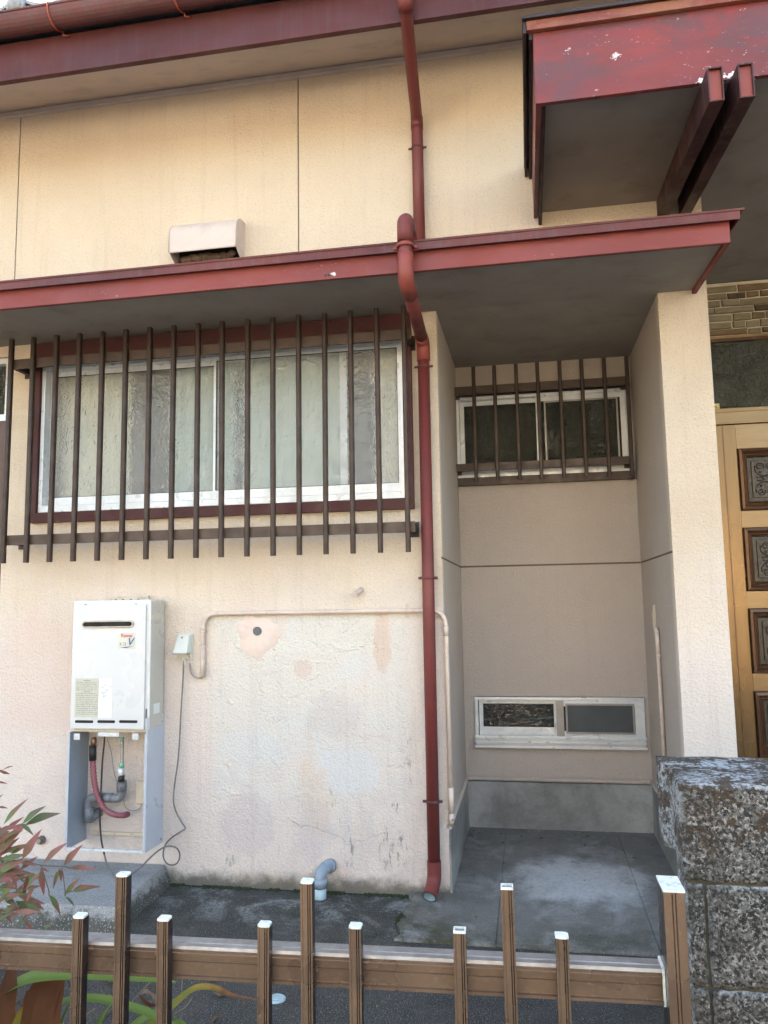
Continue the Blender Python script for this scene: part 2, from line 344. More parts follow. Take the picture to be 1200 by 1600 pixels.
LINTEL = paint('dull_gold_moulding', (.30, .215, .12), (.23, .16, .09), .4, .3)
def make_stone(name, a, b):
    n = NT(name); co = n.pos()
    v = n.noise(50, 6, .65, dist=.6, st=(.35, 1, 1.6))
    c = n.mix(n.ramp(v, .32, .68), a, b)
    n.bump(v, .6, .008)
    return n.fin(c, .75)
STONES = [make_stone('brown_split_stone', (.13, .085, .045), (.20, .14, .075)), make_stone('khaki_split_stone', (.24, .205, .125), (.17, .145, .09)),
          make_stone('dark_split_stone', (.055, .038, .024), (.10, .07, .045)), make_stone('grey_buff_split_stone', (.27, .24, .165), (.20, .175, .12))]
MORTAR = paint('cream_mortar', (.66, .60, .44), (.56, .50, .36), .9, sc=20, bsc=100, bst=.4)
def make_leaf(name, base, tip, rough=.45, dry=None):
    n = NT(name)
    a = n.n('ShaderNodeAttribute', attribute_name='along'); f = a.outputs['Fac']
    co = n.obj()
    f = n.math('ADD', f, n.mul(n.math('SUBTRACT', n.noise(30, 3, .6, co), .5), .5))
    c = n.mix(n.ramp(f, .2, .75), base, tip)
    if dry: c = n.mix(n.ramp(f, .55, .85), c, dry)
    c = n.mix(n.mul(n.noise(90, 3, .6, co, st=(1, 6, 1)), .2), c, tuple(x*.5 for x in base))
    n.bump(n.noise(60, 3, .5, co), .12, .003)
    m = n.fin(c, rough+.15, Specular_IOR_Level=.3)
    tr = n.n('ShaderNodeBsdfTranslucent'); n.put(tr.inputs[0], c)
    mx = n.n('ShaderNodeMixShader'); mx.inputs[0].default_value = .22
    n.t.links.new(n.b.outputs[0], mx.inputs[1]); n.t.links.new(tr.outputs[0], mx.inputs[2]); n.t.links.new(mx.outputs[0], n.out.inputs[0])
    return m
LEAF = [make_leaf('nandina_red_leaf', (.17, .10, .065), (.27, .085, .080)), make_leaf('nandina_green_red_leaf', (.13, .19, .06), (.24, .11, .085)),
        make_leaf('nandina_olive_leaf', (.10, .17, .06), (.15, .13, .085)), make_leaf('nandina_pink_leaf', (.20, .12, .075), (.32, .13, .115))]
BLADE_G = make_leaf('fresh_green_blade', (.075, .14, .018), (.10, .165, .028), .4)
BLADE_Y = make_leaf('yellowing_blade', (.10, .13, .018), (.26, .17, .018), .45, (.13, .05, .025))
BLADE_D = make_leaf('dead_brown_blade', (.11, .048, .02), (.075, .032, .017), .7)
BLADE_S = make_leaf('dry_straw_blade', (.25, .19, .13), (.18, .12, .085), .7)
STEM = paint('brown_green_stem', (.12, .09, .05), rough=.7)
SOIL = paint('dark_leaf_soil', (.030, .024, .018), (.018, .015, .012), .95, sc=20, bsc=90, bst=.9, bd=.02)
MOSS = paint('dark_green_moss', (.030, .045, .012), (.015, .020, .008), .95, sc=60, bsc=200, bst=.8)
CREAM_WALL = paint('sunlit_cream_render', (.46, .42, .345), (.41, .37, .30), .9, sc=2)
ROOFT2 = paint('dark_grey_far_roof', (.10, .10, .11), rough=.6)
HEDGE = paint('clipped_hedge_leaf', (.05, .085, .025), (.035, .06, .02), .7, sc=30, bsc=40, bst=.5)

# ------------------------------------------------------------------ mesh helpers
ROOT = {}
def tag(o, label=None, cat=None, group=None, kind=None):
    if label: o['label'] = label
    if cat: o['category'] = cat
    if group: o['group'] = group
    if kind: o['kind'] = kind
    return o
def thing(name, loc, label, cat, group=None):
    o = bpy.data.objects.new(name, None); COL.objects.link(o); o.location = loc; o.empty_display_size = .1
    ROOT[o.name] = Vector(loc)
    return tag(o, label, cat, group)
class MB:
    def __init__(s): s.v = []; s.f = []; s.sm = []; s.mi = []; s.cur = 0
    def face(s, idx, smooth=False): s.f.append(tuple(idx)); s.sm.append(smooth); s.mi.append(s.cur)
    def box(s, x0, x1, y0, y1, z0, z1):
        return s.hexa([(x0, y0, z0), (x1, y0, z0), (x1, y1, z0), (x0, y1, z0)], [(x0, y0, z1), (x1, y0, z1), (x1, y1, z1), (x0, y1, z1)])
    def hexa(s, lo, hi):
        b = len(s.v); s.v += [tuple(p) for p in lo] + [tuple(p) for p in hi]
        for f in ((0, 3, 2, 1), (4, 5, 6, 7), (0, 1, 5, 4), (1, 2, 6, 5), (2, 3, 7, 6), (3, 0, 4, 7)): s.face([b+i for i in f])
        return s
    def prism(s, pts, a, b, axis='x', smooth=False):
        "pts: outline in the two other axes; extruded from a to b along axis"
        def mk(p, t):
            return {'x': (t, p[0], p[1]), 'y': (p[0], t, p[1]), 'z': (p[0], p[1], t)}[axis]
        n = len(pts); k = len(s.v)
        s.v += [mk(p, a) for p in pts] + [mk(p, b) for p in pts]
        for i in range(n):
            j = (i+1) % n; s.face([k+i, k+j, k+n+j, k+n+i], smooth)
        s.face([k+i for i in range(n)][::-1]); s.face([k+n+i for i in range(n)])
        return s
    def tube(s, pts, r, seg=12, caps=True, flat=None):
        pts = [Vector(p) for p in pts]; n = len(pts)
        rr = r if isinstance(r, (list, tuple)) else [r]*n
        t0 = (pts[1]-pts[0]).normalized(); up = Vector((0, 0, 1)) if abs(t0.z) < .9 else Vector((1, 0, 0))
        nn = (up - t0*up.dot(t0)).normalized(); k = len(s.v)
        for i, p in enumerate(pts):
            t = (pts[min(i+1, n-1)]-pts[max(i-1, 0)]).normalized()
            nn = (nn - t*nn.dot(t)).normalized(); bb = t.cross(nn)
            for j in range(seg):
                a = 2*math.pi*j/seg
                s.v.append(tuple(p + (nn*math.cos(a)+bb*math.sin(a))*rr[i]))
        for i in range(n-1):
            for j in range(seg):
                j2 = (j+1) % seg
                s.face([k+i*seg+j, k+i*seg+j2, k+(i+1)*seg+j2, k+(i+1)*seg+j], True)
        if caps:
            s.face([k+j for j in range(seg)][::-1]); s.face([k+(n-1)*seg+j for j in range(seg)])
        return s
    def sphere(s, c, r, su=12, sv=8, sq=(1, 1, 1)):
        c = Vector(c); k = len(s.v)
        for i in range(sv+1):
            th = math.pi*i/sv
            for j in range(su):
                a = 2*math.pi*j/su
                s.v.append((c.x+r*sq[0]*math.sin(th)*math.cos(a), c.y+r*sq[1]*math.sin(th)*math.sin(a), c.z+r*sq[2]*math.cos(th)))
        for i in range(sv):
            for j in range(su):
                j2 = (j+1) % su
                s.face([k+i*su+j, k+(i+1)*su+j, k+(i+1)*su+j2, k+i*su+j2], True)
        return s
    def build(s, name, mat, parent=None, bevel=0, origin=None, recalc=True):
        mats = mat if isinstance(mat, (list, tuple)) else [mat]
        L = ROOT[parent.name] if parent else Vector(origin or (0, 0, 0))
        me = bpy.data.meshes.new(name)
        me.from_pydata([(v[0]-L.x, v[1]-L.y, v[2]-L.z) for v in s.v], [], s.f)
        for p, sm, mi in zip(me.polygons, s.sm, s.mi): p.use_smooth = sm; p.material_index = mi
        for m in mats: me.materials.append(m)
        bm = bmesh.new(); bm.from_mesh(me)
        if recalc: bmesh.ops.recalc_face_normals(bm, faces=bm.faces)
        if bevel:
            bmesh.ops.bevel(bm, geom=[e for e in bm.edges if len(e.link_faces) == 2 and e.calc_face_angle(0) > .6], offset=bevel, segments=2, affect='EDGES', profile=.7, clamp_overlap=True)
        bm.to_mesh(me); bm.free()
        o = bpy.data.objects.new(name, me); COL.objects.link(o)
        if parent: o.parent = parent
        else: o.location = L
        ROOT[o.name] = L
        return o
def clone(o, parent=None, loc=None, rot=None):
    c = o.copy(); COL.objects.link(c); c.parent = parent if parent is not None else o.parent
    if loc is not None: c.location = loc
    if rot is not None: c.rotation_euler = rot
    ROOT[c.name] = ROOT[o.name]
    return c
def smooth_path(P, per=6):
    P = [Vector(p) for p in P]; Q = [P[0]*2-P[1]] + P + [P[-1]*2-P[-2]]; out = []
    for i in range(1, len(Q)-2):
        a, b, c, d = Q[i-1:i+3]
        for k in range(per):
            t = k/per
            out.append(.5*((2*b)+(c-a)*t+(2*a-5*b+4*c-d)*t*t+(3*b-a-3*c+d)*t**3))
    out.append(P[-1]); return out
def bend_path(P, r, seg=6):
    "polyline with rounded corners of radius r"
    P = [Vector(p) for p in P]; out = [P[0]]
    for i in range(1, len(P)-1):
        a = (P[i-1]-P[i]); b = (P[i+1]-P[i]); ra = min(r, a.length*.49); rb = min(r, b.length*.49)
        A = P[i]+a.normalized()*ra; B = P[i]+b.normalized()*rb
        for k in range(seg+1):
            t = k/seg; out.append((1-t)**2*A+2*t*(1-t)*P[i]+t*t*B)
    out.append(P[-1]); return out
def text_mesh(name, txt, size, mat, loc, parent, rot=(R(90), 0, 0), ext=.0004, align='CENTER', shear=0):
    cu = bpy.data.curves.new(name, 'FONT'); cu.body = txt; cu.size = size; cu.extrude = ext; cu.align_x = align; cu.align_y = 'CENTER'; cu.shear = shear
    cu.offset = size*.012
    t = bpy.data.objects.new(name, cu); COL.objects.link(t)
    dg = bpy.context.evaluated_depsgraph_get(); me = bpy.data.meshes.new_from_object(t.evaluated_get(dg))
    bpy.data.objects.remove(t)
    me.materials.clear(); me.materials.append(mat)
    o = bpy.data.objects.new(name, me); COL.objects.link(o)
    o.parent = parent; o.location = Vector(loc)-ROOT[parent.name]; o.rotation_euler = rot
    ROOT[o.name] = ROOT[parent.name]
    return o

# ================================================================== GROUND
g = MB(); g.box(-60, 60, -60, 60, -.5, 0)
tag(g.build('ground', GROUND), kind='structure')
a = MB()
# apron slab laid in three bays, rising gently into the recess
def bay(x0, x1, y0, y1):
    zt = lambda y: .010+.030*(y+.47)/1.47
    return MB().hexa([(x0, y0, -.05), (x1, y0, -.05), (x1, y1, -.05), (x0, y1, -.05)], [(x0, y0, zt(y0)), (x1, y0, zt(y0)), (x1, y1, zt(y1)), (x0, y1, zt(y1))])
ap = MB()
zt_ap = lambda y: .012+.028*(y+.47)/1.47
random.seed(31)
edge = [(-.548+.016*math.sin(i*1.3)+random.uniform(-.006, .006), -.47+.47*i/14) for i in range(15)]
L_ = edge + [(-.56, -.002), (-.384, -.002), (-.384, 1.0), (-.1705, 1.0), (-.1705, -.47)]
m = MB(); N_ = len(L_); m.v = [(x, y, -.05) for x, y in L_]+[(x, y, zt_ap(y)) for x, y in L_]
for i in range(N_): j = (i+1) % N_; m.face([i, j, N_+j, N_+i])
m.face(list(range(N_))); m.face([N_+i for i in range(N_)])
tag(m.build('concrete_apron', CONC_APRON), kind='structure')
apx = [(-.1695, .42, -.47, 1.0), (.4215, .6215, -.47, 1.0)]
for i, q in enumerate(apx):
    o = bay(*q).build('concrete_apron', CONC_APRON, bevel=.003)
    tag(o, kind='structure')
# porch floor behind the block wall
tag(MB().box(.84, 4.5, -1.4, 1.2, -.1, .30).build('porch_floor', CONC_SKIRT, bevel=.01), kind='structure')
tag(MB().box(-40, 40, -9.5, -5.5, -.1, .012).build('street', paint('pale_dry_asphalt', (.095, .09, .085), (.075, .072, .07), .9, sc=2, bsc=90, bst=.4)), kind='structure')

# ================================================================== HOUSE
H = thing('house', (0, .5, 0), 'cream stucco house with dark red awning, porch canopy and grey tiled roof', 'house')
T = .16
ZS = 2.655          # awning soffit at the wall
WO = (-2.43, -.545, 1.765, 2.53)    # big window opening
gx1 = at(466, 250, 0).x; gx0 = at(28, 300, 0).x
wl = MB()
XL = -2.635
wl.box(XL, -.389, 0, T, -.3, WO[2])
wl.box(XL, WO[0], 0, T, WO[2], WO[3]); wl.box(WO[1], -.389, 0, T, WO[2], WO[3])
wl.box(XL, -.389, 0, T, WO[3], 2.70)
gp = .0032
for x0, x1 in ((-6.5, gx0-gp), (gx0+gp, gx1-gp), (gx1+gp, .833)): wl.box(x0, x1, 0, T, 2.70, 4.12)
wl.box(-6.5, .83, .008, T, 2.71, 4.11)        # backing behind the joints
wl.box(-6.5, -3.55, 0, T, -.3, 2.70); wl.box(-3.55, XL, 0, T, 2.60, 2.70)
wl.box(.833, 6, 0.0, T, 3.2, 4.12)
wl.build('wall', STUCCO, H, bevel=.002)
# side walls of the recess, each with a joint at 1.485
jz0, jz1 = 1.480, 1.490
rw = MB()
for z0, z1 in ((-.3, jz0), (jz1, 2.70)): rw.box(-.55, -.389, T+.0015, 1.0, z0, z1); rw.box(-.389, -.385, 0, 1.0, z0, z1)
rw.box(-.55, -.3895, T+.002, 1.0, jz0, jz1)
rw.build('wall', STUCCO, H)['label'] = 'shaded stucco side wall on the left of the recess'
pw = MB()
for z0, z1 in ((-.3, jz0), (jz1, 2.72)): pw.box(.622, .833, .0035, 1.2, z0, z1)
pw.box(.622, .833, 0, .0035, -.3, 2.72)
pw.box(.627, .828, .005, 1.2, jz0, jz1); pw.box(.6225, .8325, 0.165, 1.2, 2.72, 3.2)
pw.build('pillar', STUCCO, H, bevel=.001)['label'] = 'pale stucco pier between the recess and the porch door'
bw = MB()
LW = (-.325, .598, .468, .748); UW = (-.385, .600, 2.0, 2.487)
bw.box(-.385, LW[0], 1.0, 1.12, LW[2], LW[3]); bw.box(LW[1], .622, 1.0, 1.12, LW[2], LW[3])
bw.box(-.385, .622, 1.0, 1.12, .285, LW[2]); bw.box(-.385, .622, 1.0, 1.12, LW[3], jz0)
bw.box(-.385, .622, 1.0, 1.12, jz1, UW[2])
bw.box(UW[1], .622, 1.0, 1.12, UW[2], UW[3]); bw.box(-.385, .622, 1.0, 1.12, UW[3], 2.72)
bw.box(-.385, .622, 1.02, 1.12, -.3, .285)
jn = MB(); jn.box(-.384, .621, 1.006, 1.1, jz0-.001, jz1+.001); jn.box(-.40, -.3885, .001, 1.0, jz0-.001, jz1+.001); jn.box(.6255, .64, .004, 1.0, jz0-.001, jz1+.001)
jn.box(gx0-.003, gx0+.003, .005, .05, 2.75, 4.0); jn.box(gx1-.003, gx1+.003, .005, .05, 2.75, 4.0)
tag(jn.build('joint_sealant', paint('dusty_brown_joint', (.16, .12, .095), rough=.9), H), kind='stuff')
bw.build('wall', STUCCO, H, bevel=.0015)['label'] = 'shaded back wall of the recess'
# concrete plinth in the recess with a rounded stucco lip
pl = MB()
pl.prism([(1.02, .0), (.955, .0), (.965, .04), (.985, .283), (1.02, .283)], -.383, .62)
pl.hexa([(-.384, .0, -.2), (-.372, .0, -.2), (-.366, .96, -.2), (-.384, .96, -.2)], [(-.384, .0, .285), (-.378, .0, .285), (-.376, .96, .285), (-.384, .96, .285)])
pl.hexa([(.605, .0, -.2), (.6215, .0, -.2), (.6215, .96, -.2), (.605, .96, -.2)], [(.614, .0, .285), (.6215, .0, .285), (.6215, .96, .285), (.614, .96, .285)])
pl.build('plinth', CONC_SKIRT, H)
lip = MB()
lip.tube(bend_path([(-.381, .0, .300), (-.381, .985, .300), (.616, .985, .298), (.616, .0, .298)], .03, 5), .013, 8)
lip.build('plinth_lip', STUCCO, H)
# envelope
ev = MB()
ev.box(-6.5, -6.34, .16, 7.4, -.3, 4.1); ev.box(5.84, 6, .16, 7.4, -.3, 4.1); ev.box(-6.5, 6, 7.4, 7.55, -.3, 4.1)
ev.box(2.9, 6, 1.2, 1.3, -.3, 4.1)
ev.build('wall', CREAM_WALL, H)['label'] = 'plain outer walls at the sides and back'
# inner room boxes close each opening
ro = MB()
ro.box(-6.3, -.56, 1.5, 1.56, 0, 3.0); ro.box(-6.3, -.56, .17, 1.56, 2.75, 2.8); ro.box(-6.3, -.56, .17, 1.56, .25, .3); ro.box(-.62, -.56, .17, 1.5, .3, 2.75); ro.box(-2.55, -2.5, .17, 1.5, .3, 2.75)
ro.box(-.7, .95, 2.0, 2.06, 0, 3.0); ro.box(-.7, -.62, 1.13, 2.0, 0, 3); ro.box(.9, .95, 1.21, 2.0, 0, 3); ro.box(-.7, .95, 1.13, 2.0, 2.75, 2.8); ro.box(-.7, .95, 1.13, 2.0, .2, .25)
ro.box(.96, 3.2, 2.4, 2.46, 0, 3.3); ro.box(.96, 3.2, 1.32, 2.4, 3.25, 3.3)
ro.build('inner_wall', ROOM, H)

# main eave: sloped soffit, fascia, trim strip
SL = (3.975-3.757)/.5
ea = MB()
ea.hexa([(-6.6, -.5, 3.757), (6.1, -.5, 3.757), (6.1, 0, 3.975), (-6.6, 0, 3.975)], [(-6.6, -.5, 3.782), (6.1, -.5, 3.782), (6.1, 0, 4.0), (-6.6, 0, 4.0)])
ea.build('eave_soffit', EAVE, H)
fa = MB(); fa.box(-6.6, 6.1, -.53, -.501, 3.742, 3.93); fa.build('eave_fascia', RED_DARK, H, bevel=.003)
tr = MB(); tr.box(-6.5, 6, -.018, -.001, 3.935, 3.966)
tr.tube([(x*.1-6.5, -.02, 3.938+random.uniform(-.003, .003)) for x in range(0, 126)], .004, 6)
tr.build('eave_trim', TRIM, H)
# roof deck and tiles
rf = MB(); s24 = .47
rf.hexa([(-6.8, -.56, 3.945), (6.3, -.56, 3.945), (6.3, 3.6, 3.945+4.16*s24), (-6.8, 3.6, 3.945+4.16*s24)], [(-6.8, -.56, 3.965), (6.3, -.56, 3.965), (6.3, 3.6, 3.965+4.16*s24), (-6.8, 3.6, 3.965+4.16*s24)])
rf.hexa([(-6.8, 3.6, 3.945+4.16*s24), (6.3, 3.6, 3.945+4.16*s24), (6.3, 8, 3.8), (-6.8, 8, 3.8)], [(-6.8, 3.6, 3.965+4.16*s24), (6.3, 3.6, 3.965+4.16*s24), (6.3, 8, 3.82), (-6.8, 8, 3.82)])
for gx in (-6.5, 5.9):
    rf.hexa([(gx, 0, 3.9), (gx+.1, 0, 3.9), (gx+.1, 7.4, 3.8), (gx, 7.4, 3.8)], [(gx, 0, 4.15), (gx+.1, 0, 4.15), (gx+.1, 3.6, 5.85), (gx, 3.6, 5.85)])
roof = rf.build('roof', TILE, H)
xt = [at(25, 12, -.62).x + .297*i for i in range(-6, 14)]
zt0 = at(23, 9, -.62).z
t1 = MB(); t1.sphere((0, -.005, 0), .040, 14, 10, (1, .8, 1)); t1.tube([(0, 0, 0), (0, .30, .30*s24)], .040, 12)
t1.tube([(0, -.012, 0), (0, .012, 0)], .046, 14)
rt = t1.build('round_tile', TILE, roof); rt.location = Vector((xt[0], -.62, zt0))
def pan(i0):
    m = MB(); n = 8; k0 = 0
    rows = []
    for yy in (0, .3):
        for th in (0, .018):
            for j in range(n+1):
                u = j/n; rows.append((.03+u*.237, yy, yy*s24 - .040*math.sin(math.pi*u) + .018 + th))
    m.v = rows; N = n+1
    for j in range(n):
        m.face([j, j+1, 2*N+j+1, 2*N+j], True); m.face([N+j, 3*N+j, 3*N+j+1, N+j+1], True)
        m.face([j, N+j, N+j+1, j+1]); m.face([2*N+j, 2*N+j+1, 3*N+j+1, 3*N+j])
    return m
pt = pan(0).build('pan_tile', TILE, roof); pt.location = Vector((xt[0], -.615, zt0))
for i, x in enumerate(xt):
    for row in range(2):
        if i == 0 and row == 0: continue
        d = Vector((0, row*.27, row*.27*s24+row*.01))
        clone(rt, roof, Vector((x, -.62, zt0))+d)
        clone(pt, roof, Vector((x, -.615, zt0))+d)

# gutter (half round) with hooks
gt = MB(); gc = at(0, 48, -.60); gz = gc.z+.035; gr = .062
prof = []
for k in range(13):
    a_ = math.pi + math.pi*k/12; prof.append((-.60+gr*math.cos(a_), gz+gr*math.sin(a_)))
prof2 = [(p[0]*1.0 + (.003 if p[0] < -.60 else -.003), p[1]+.003) for p in prof[::-1]]
gt.prism(prof+prof2, -6.6, 6.1, 'x', False)
gt.tube([(-6.6, -.60-gr, gz+.002), (6.1, -.60-gr, gz+.002)], .006, 8)
gt.tube([(-6.6, -.60+gr, gz), (6.1, -.60+gr, gz)], .003, 6)
gut = gt.build('gutter', RED_GUT, H)
hk = MB()
arc = [(0, -.60+(gr+.004)*math.cos(math.pi+math.pi*k/12), gz+(gr+.004)*math.sin(math.pi+math.pi*k/12)) for k in range(13)]
arc = arc[:11]
hk.tube([(0, -.60-gr-.004, gz+.012)]+arc, .0045, 6)
hk.tube([(0, arc[-1][1], arc[-1][2]), (0.012, -.555, gz-.07), (.03, -.532, gz-.062)], .004, 6)
hx = at(78, 40, -.64).x
h0 = hk.build('gutter_hook', HOOK, gut); h0.location = (hx, 0, 0)
stp = at(272, 10, -.64).x - hx
for i in range(-4, 9):
    if i: clone(h0, gut, (hx+stp*i, 0, 0))

# ---------------------------------------------------------------- awning
AX0, AX1, AY = -6.5, .788, -.604
aw = MB()
aw.hexa([(AX0, AY+.02, 2.612), (AX1-.02, AY+.02, 2.612), (AX1-.02, 0, ZS), (AX0, 0, ZS)], [(AX0, AY+.02, 2.66), (AX1-.02, AY+.02, 2.66), (AX1-.02, 0, 2.70), (AX0, 0, 2.70)])
aw.hexa([(-.384, 0, ZS), (.621, 0, ZS), (.621, 1.0, 2.675), (-.384, 1.0, 2.675)], [(-.384, 0.0, 2.70), (.621, 0, 2.70), (.621, 1.0, 2.72), (-.384, 1.0, 2.72)])
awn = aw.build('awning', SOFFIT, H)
af = MB(); af.box(AX0, AX1, AY, AY+.02, 2.597, 2.698)
af.hexa([(AX1-.02, AY+.02, 2.597), (AX1, AY+.02, 2.597), (AX1, -.001, 2.636), (AX1-.02, -.001, 2.636)], [(AX1-.02, AY+.02, 2.698), (AX1, AY+.02, 2.698), (AX1, -.001, 2.755), (AX1-.02, -.001, 2.755)])
af.build('fascia', RED, awn, bevel=.0025)
ac = MB()
CD = -.032
ac.hexa([(AX0, AY-.028, 2.704+CD), (AX1+.03, AY-.028, 2.704+CD), (AX1+.03, AY-.024, 2.704+CD), (AX0, AY-.024, 2.704+CD)], [(AX0, AY-.030, 2.737+CD), (AX1+.032, AY-.030, 2.737+CD), (AX1+.032, AY-.02, 2.737+CD), (AX0, AY-.02, 2.737+CD)])
ac.hexa([(AX0, AY-.034, 2.735+CD), (AX1+.045, AY-.034, 2.735+CD), (AX1+.045, -.001, 2.775), (AX0, -.001, 2.775)], [(AX0, AY-.036, 2.742+CD), (AX1+.048, AY-.036, 2.742+CD), (AX1+.048, -.001, 2.782), (AX0, -.001, 2.782)])
ac.hexa([(AX1+.026, AY-.024, 2.702+CD), (AX1+.030, AY-.024, 2.702+CD), (AX1+.030, -.002, 2.742), (AX1+.026, -.002, 2.742)], [(AX1+.026, AY-.024, 2.735+CD), (AX1+.03, AY-.024, 2.735+CD), (AX1+.03, -.002, 2.775), (AX1+.026, -.002, 2.775)])
ac.build('cap_flashing', RED_CAP, awn)

# ---------------------------------------------------------------- porch canopy
CX, CY = .087, -.95
CXR = 4.2
ca = MB()
so = lambda y: 3.092+.052*y if y < 0 else 3.092+.045*y
ca.hexa([(CX+.02, CY+.02, so(CY)), (CXR, CY+.02, so(CY)), (CXR, 0, so(0)), (CX+.02, 0, so(0))], [(CX+.02, CY+.02, 3.26), (CXR, CY+.02, 3.26), (CXR, 0, 3.26), (CX+.02, 0, 3.26)])
ca.hexa([(.8335, 0, so(0)), (CXR, 0, so(0)), (CXR, 1.2, so(1.2)), (.8335, 1.2, so(1.2))], [(.8335, 0, 3.199), (CXR, 0, 3.199), (CXR, 1.2, 3.199), (.8335, 1.2, 3.199)])
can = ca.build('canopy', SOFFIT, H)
cf = MB(); cf.box(CX, CXR, CY, CY+.02, 3.018, 3.292)
cf.hexa([(CX, CY+.02, 3.018), (CX+.02, CY+.02, 3.018), (CX+.02, -.001, 3.066), (CX, -.001, 3.066)], [(CX, CY+.02, 3.292), (CX+.02, CY+.02, 3.292), (CX+.02, -.001, 3.292), (CX, -.001, 3.292)])
cf.build('fascia', RED_OLD, can, bevel=.002)
cc = MB(); cc.box(CX-.022, CXR, CY-.022, CY-.002, 3.284, 3.320); cc.build('cap_flashing', GILT, can, bevel=.003)
ce = MB(); ce.box(CX-.036, CXR, CY-.036, -.001, 3.3205, 3.330); ce.box(CX-.034, CX-.024, CY-.02, -.001, 3.276, 3.320); ce.box(CX-.014, CX-.002, CY-.002, -.001, 3.262, 3.318)
ce.box(CX+.021, CX+.036, CY+.022, -.002, 3.03, 3.12)
ce.build('roof_edge', BLACK_EDGE, can)
for i, bx in enumerate((.640, .734)):
    bb = MB(); wd = .047; yb = CY-.085
    z0f, z0b = 2.893, 3.005
    def zb(y): return z0f+(z0b-z0f)*(y-yb)/(-yb)
    t_ = .004
    # C channel: web left, flanges, closed bottom
    bb.hexa([(bx, yb, zb(yb)), (bx+t_, yb, zb(yb)), (bx+t_, -.001, zb(0)), (bx, -.001, zb(0))], [(bx, yb, 3.012), (bx+t_, yb, 3.012), (bx+t_, -.001, 3.09), (bx, -.001, 3.09)])
    bb.hexa([(bx+wd-t_, yb, zb(yb)), (bx+wd, yb, zb(yb)), (bx+wd, -.001, zb(0)), (bx+wd-t_, -.001, zb(0))], [(bx+wd-t_, yb, 3.012), (bx+wd, yb, 3.012), (bx+wd, -.001, 3.09), (bx+wd-t_, -.001, 3.09)])
    bb.hexa([(bx+t_, yb, zb(yb)), (bx+wd-t_, yb, zb(yb)), (bx+wd-t_, -.001, zb(0)), (bx+t_, -.001, zb(0))], [(bx+t_, yb, zb(yb)+t_), (bx+wd-t_, yb, zb(yb)+t_), (bx+wd-t_, -.001, zb(0)+t_), (bx+t_, -.001, zb(0)+t_)])
    bb.hexa([(bx+t_, yb, 3.008), (bx+wd-t_, yb, 3.008), (bx+wd-t_, -.96, 3.008), (bx+t_, -.96, 3.008)], [(bx+t_, yb, 3.012), (bx+wd-t_, yb, 3.012), (bx+wd-t_, -.96, 3.014), (bx+t_, -.96, 3.014)])
    beam = bb.build('beam', BEAMM, can)
    MB().box(bx+t_, bx+wd-t_, yb+.012, yb+.016, zb(yb)+t_, 3.008).build('end_plate', RED_ELBOW, beam)

# ---------------------------------------------------------------- windows
def frame_boxes(m, x0, x1, z0, z1, y0, y1, w, wb=None, wt=None):
    wb = wb or w; wt = wt or w
    m.box(x0, x0+w, y0, y1, z0, z1); m.box(x1-w, x1, y0, y1, z0, z1)
    m.box(x0+w, x1-w, y0, y1, z0, z0+wb); m.box(x0+w, x1-w, y0, y1, z1-wt, z1)
    return m
# red timber surround
ms = MB(); ms.box(-2.465, -.505, -.030, -.0005, 2.533, 2.645); ms.box(-2.465, -.505, -.030, -.0005, 1.712, 1.762)
ms.box(-2.465, -2.432, -.028, -.0005, 1.7625, 2.5325); ms.box(-.542, -.505, -.028, -.0005, 1.7625, 2.5325)
ms.build('window_surround', RED_FRAME, H, bevel=.003)
mw = frame_boxes(MB(), -2.430, -.545, 1.766, 2.529, -.012, .09, .020, .030, .022)
mw.box(-2.41, -.565, -.012, .0, 1.7962, 1.800)
big = mw.build('window', ALU, H, bevel=.0015); big['label'] = 'wide sliding window of patterned glass behind the large grille'
def sash(x0, x1, z0, z1, y, w, wb, glass, par, name='sash', mat=ALU, gy=.012):
    s_ = frame_boxes(MB(), x0, x1, z0, z1, y, y+.022, w, wb)
    o = s_.build(name, mat, par, bevel=.001)
    p = MB().box(x0+w-.004, x1-w+.004, y+gy, y+gy+.004, z0+wb-.004, z1-w+.004).build('pane', glass, par)
    sg = frame_boxes(MB(), x0+w, x1-w, z0+wb, z1-w, y+.004, y+.008, .003); sg.build('gasket', SEAL, par)
    return o
sash(-2.409, -1.47, 1.797, 2.507, .035, .026, .048, GLASS_PAT, big)
sash(-1.50, -.566, 1.797, 2.507, .004, .012, .044, GLASS_PAT, big)
# things seen dimly through it: inner stile with latch, curtains
inn = MB(); inn.box(-.862, -.828, .018, .032, 1.842, 2.495); inn.build('inner_stile', ALU, big)
lt = MB(); lt.box(-.827, -.806, .020, .034, 2.12, 2.17); lt.tube([(-.814, .022, 2.15), (-.814, .022, 2.11)], .008, 8); lt.build('crescent_latch', ALU, big)
def curtain(x0, x1, y, z0, z1, amp, per, mat):
    m = MB(); n = int((x1-x0)/per*8); 
    for j in range(n+1):
        x = x0+(x1-x0)*j/n; yy = y+amp*math.sin(2*math.pi*(x-x0)/per)+amp*.4*math.sin(9.1*x)
        m.v += [(x, yy, z0), (x, yy, z1)]
    for j in range(n): m.face([2*j, 2*j+2, 2*j+3, 2*j+1], True)
    m.f = m.f[:]; o = m.build('curtain', mat, big, recalc=False); return o
curtain(-.715, -.56, .16, 1.75, 2.56, .012, .06, CURTAIN)
curtain(-1.40, -.875, .17, 1.75, 2.56, .006, .12, CURTAIN2)
curtain(-2.42, -2.02, .16, 1.75, 2.56, .014, .07, CURTAIN)
curtain(-1.80, -1.44, .16, 1.75, 2.56, .012, .075, CURTAIN2)

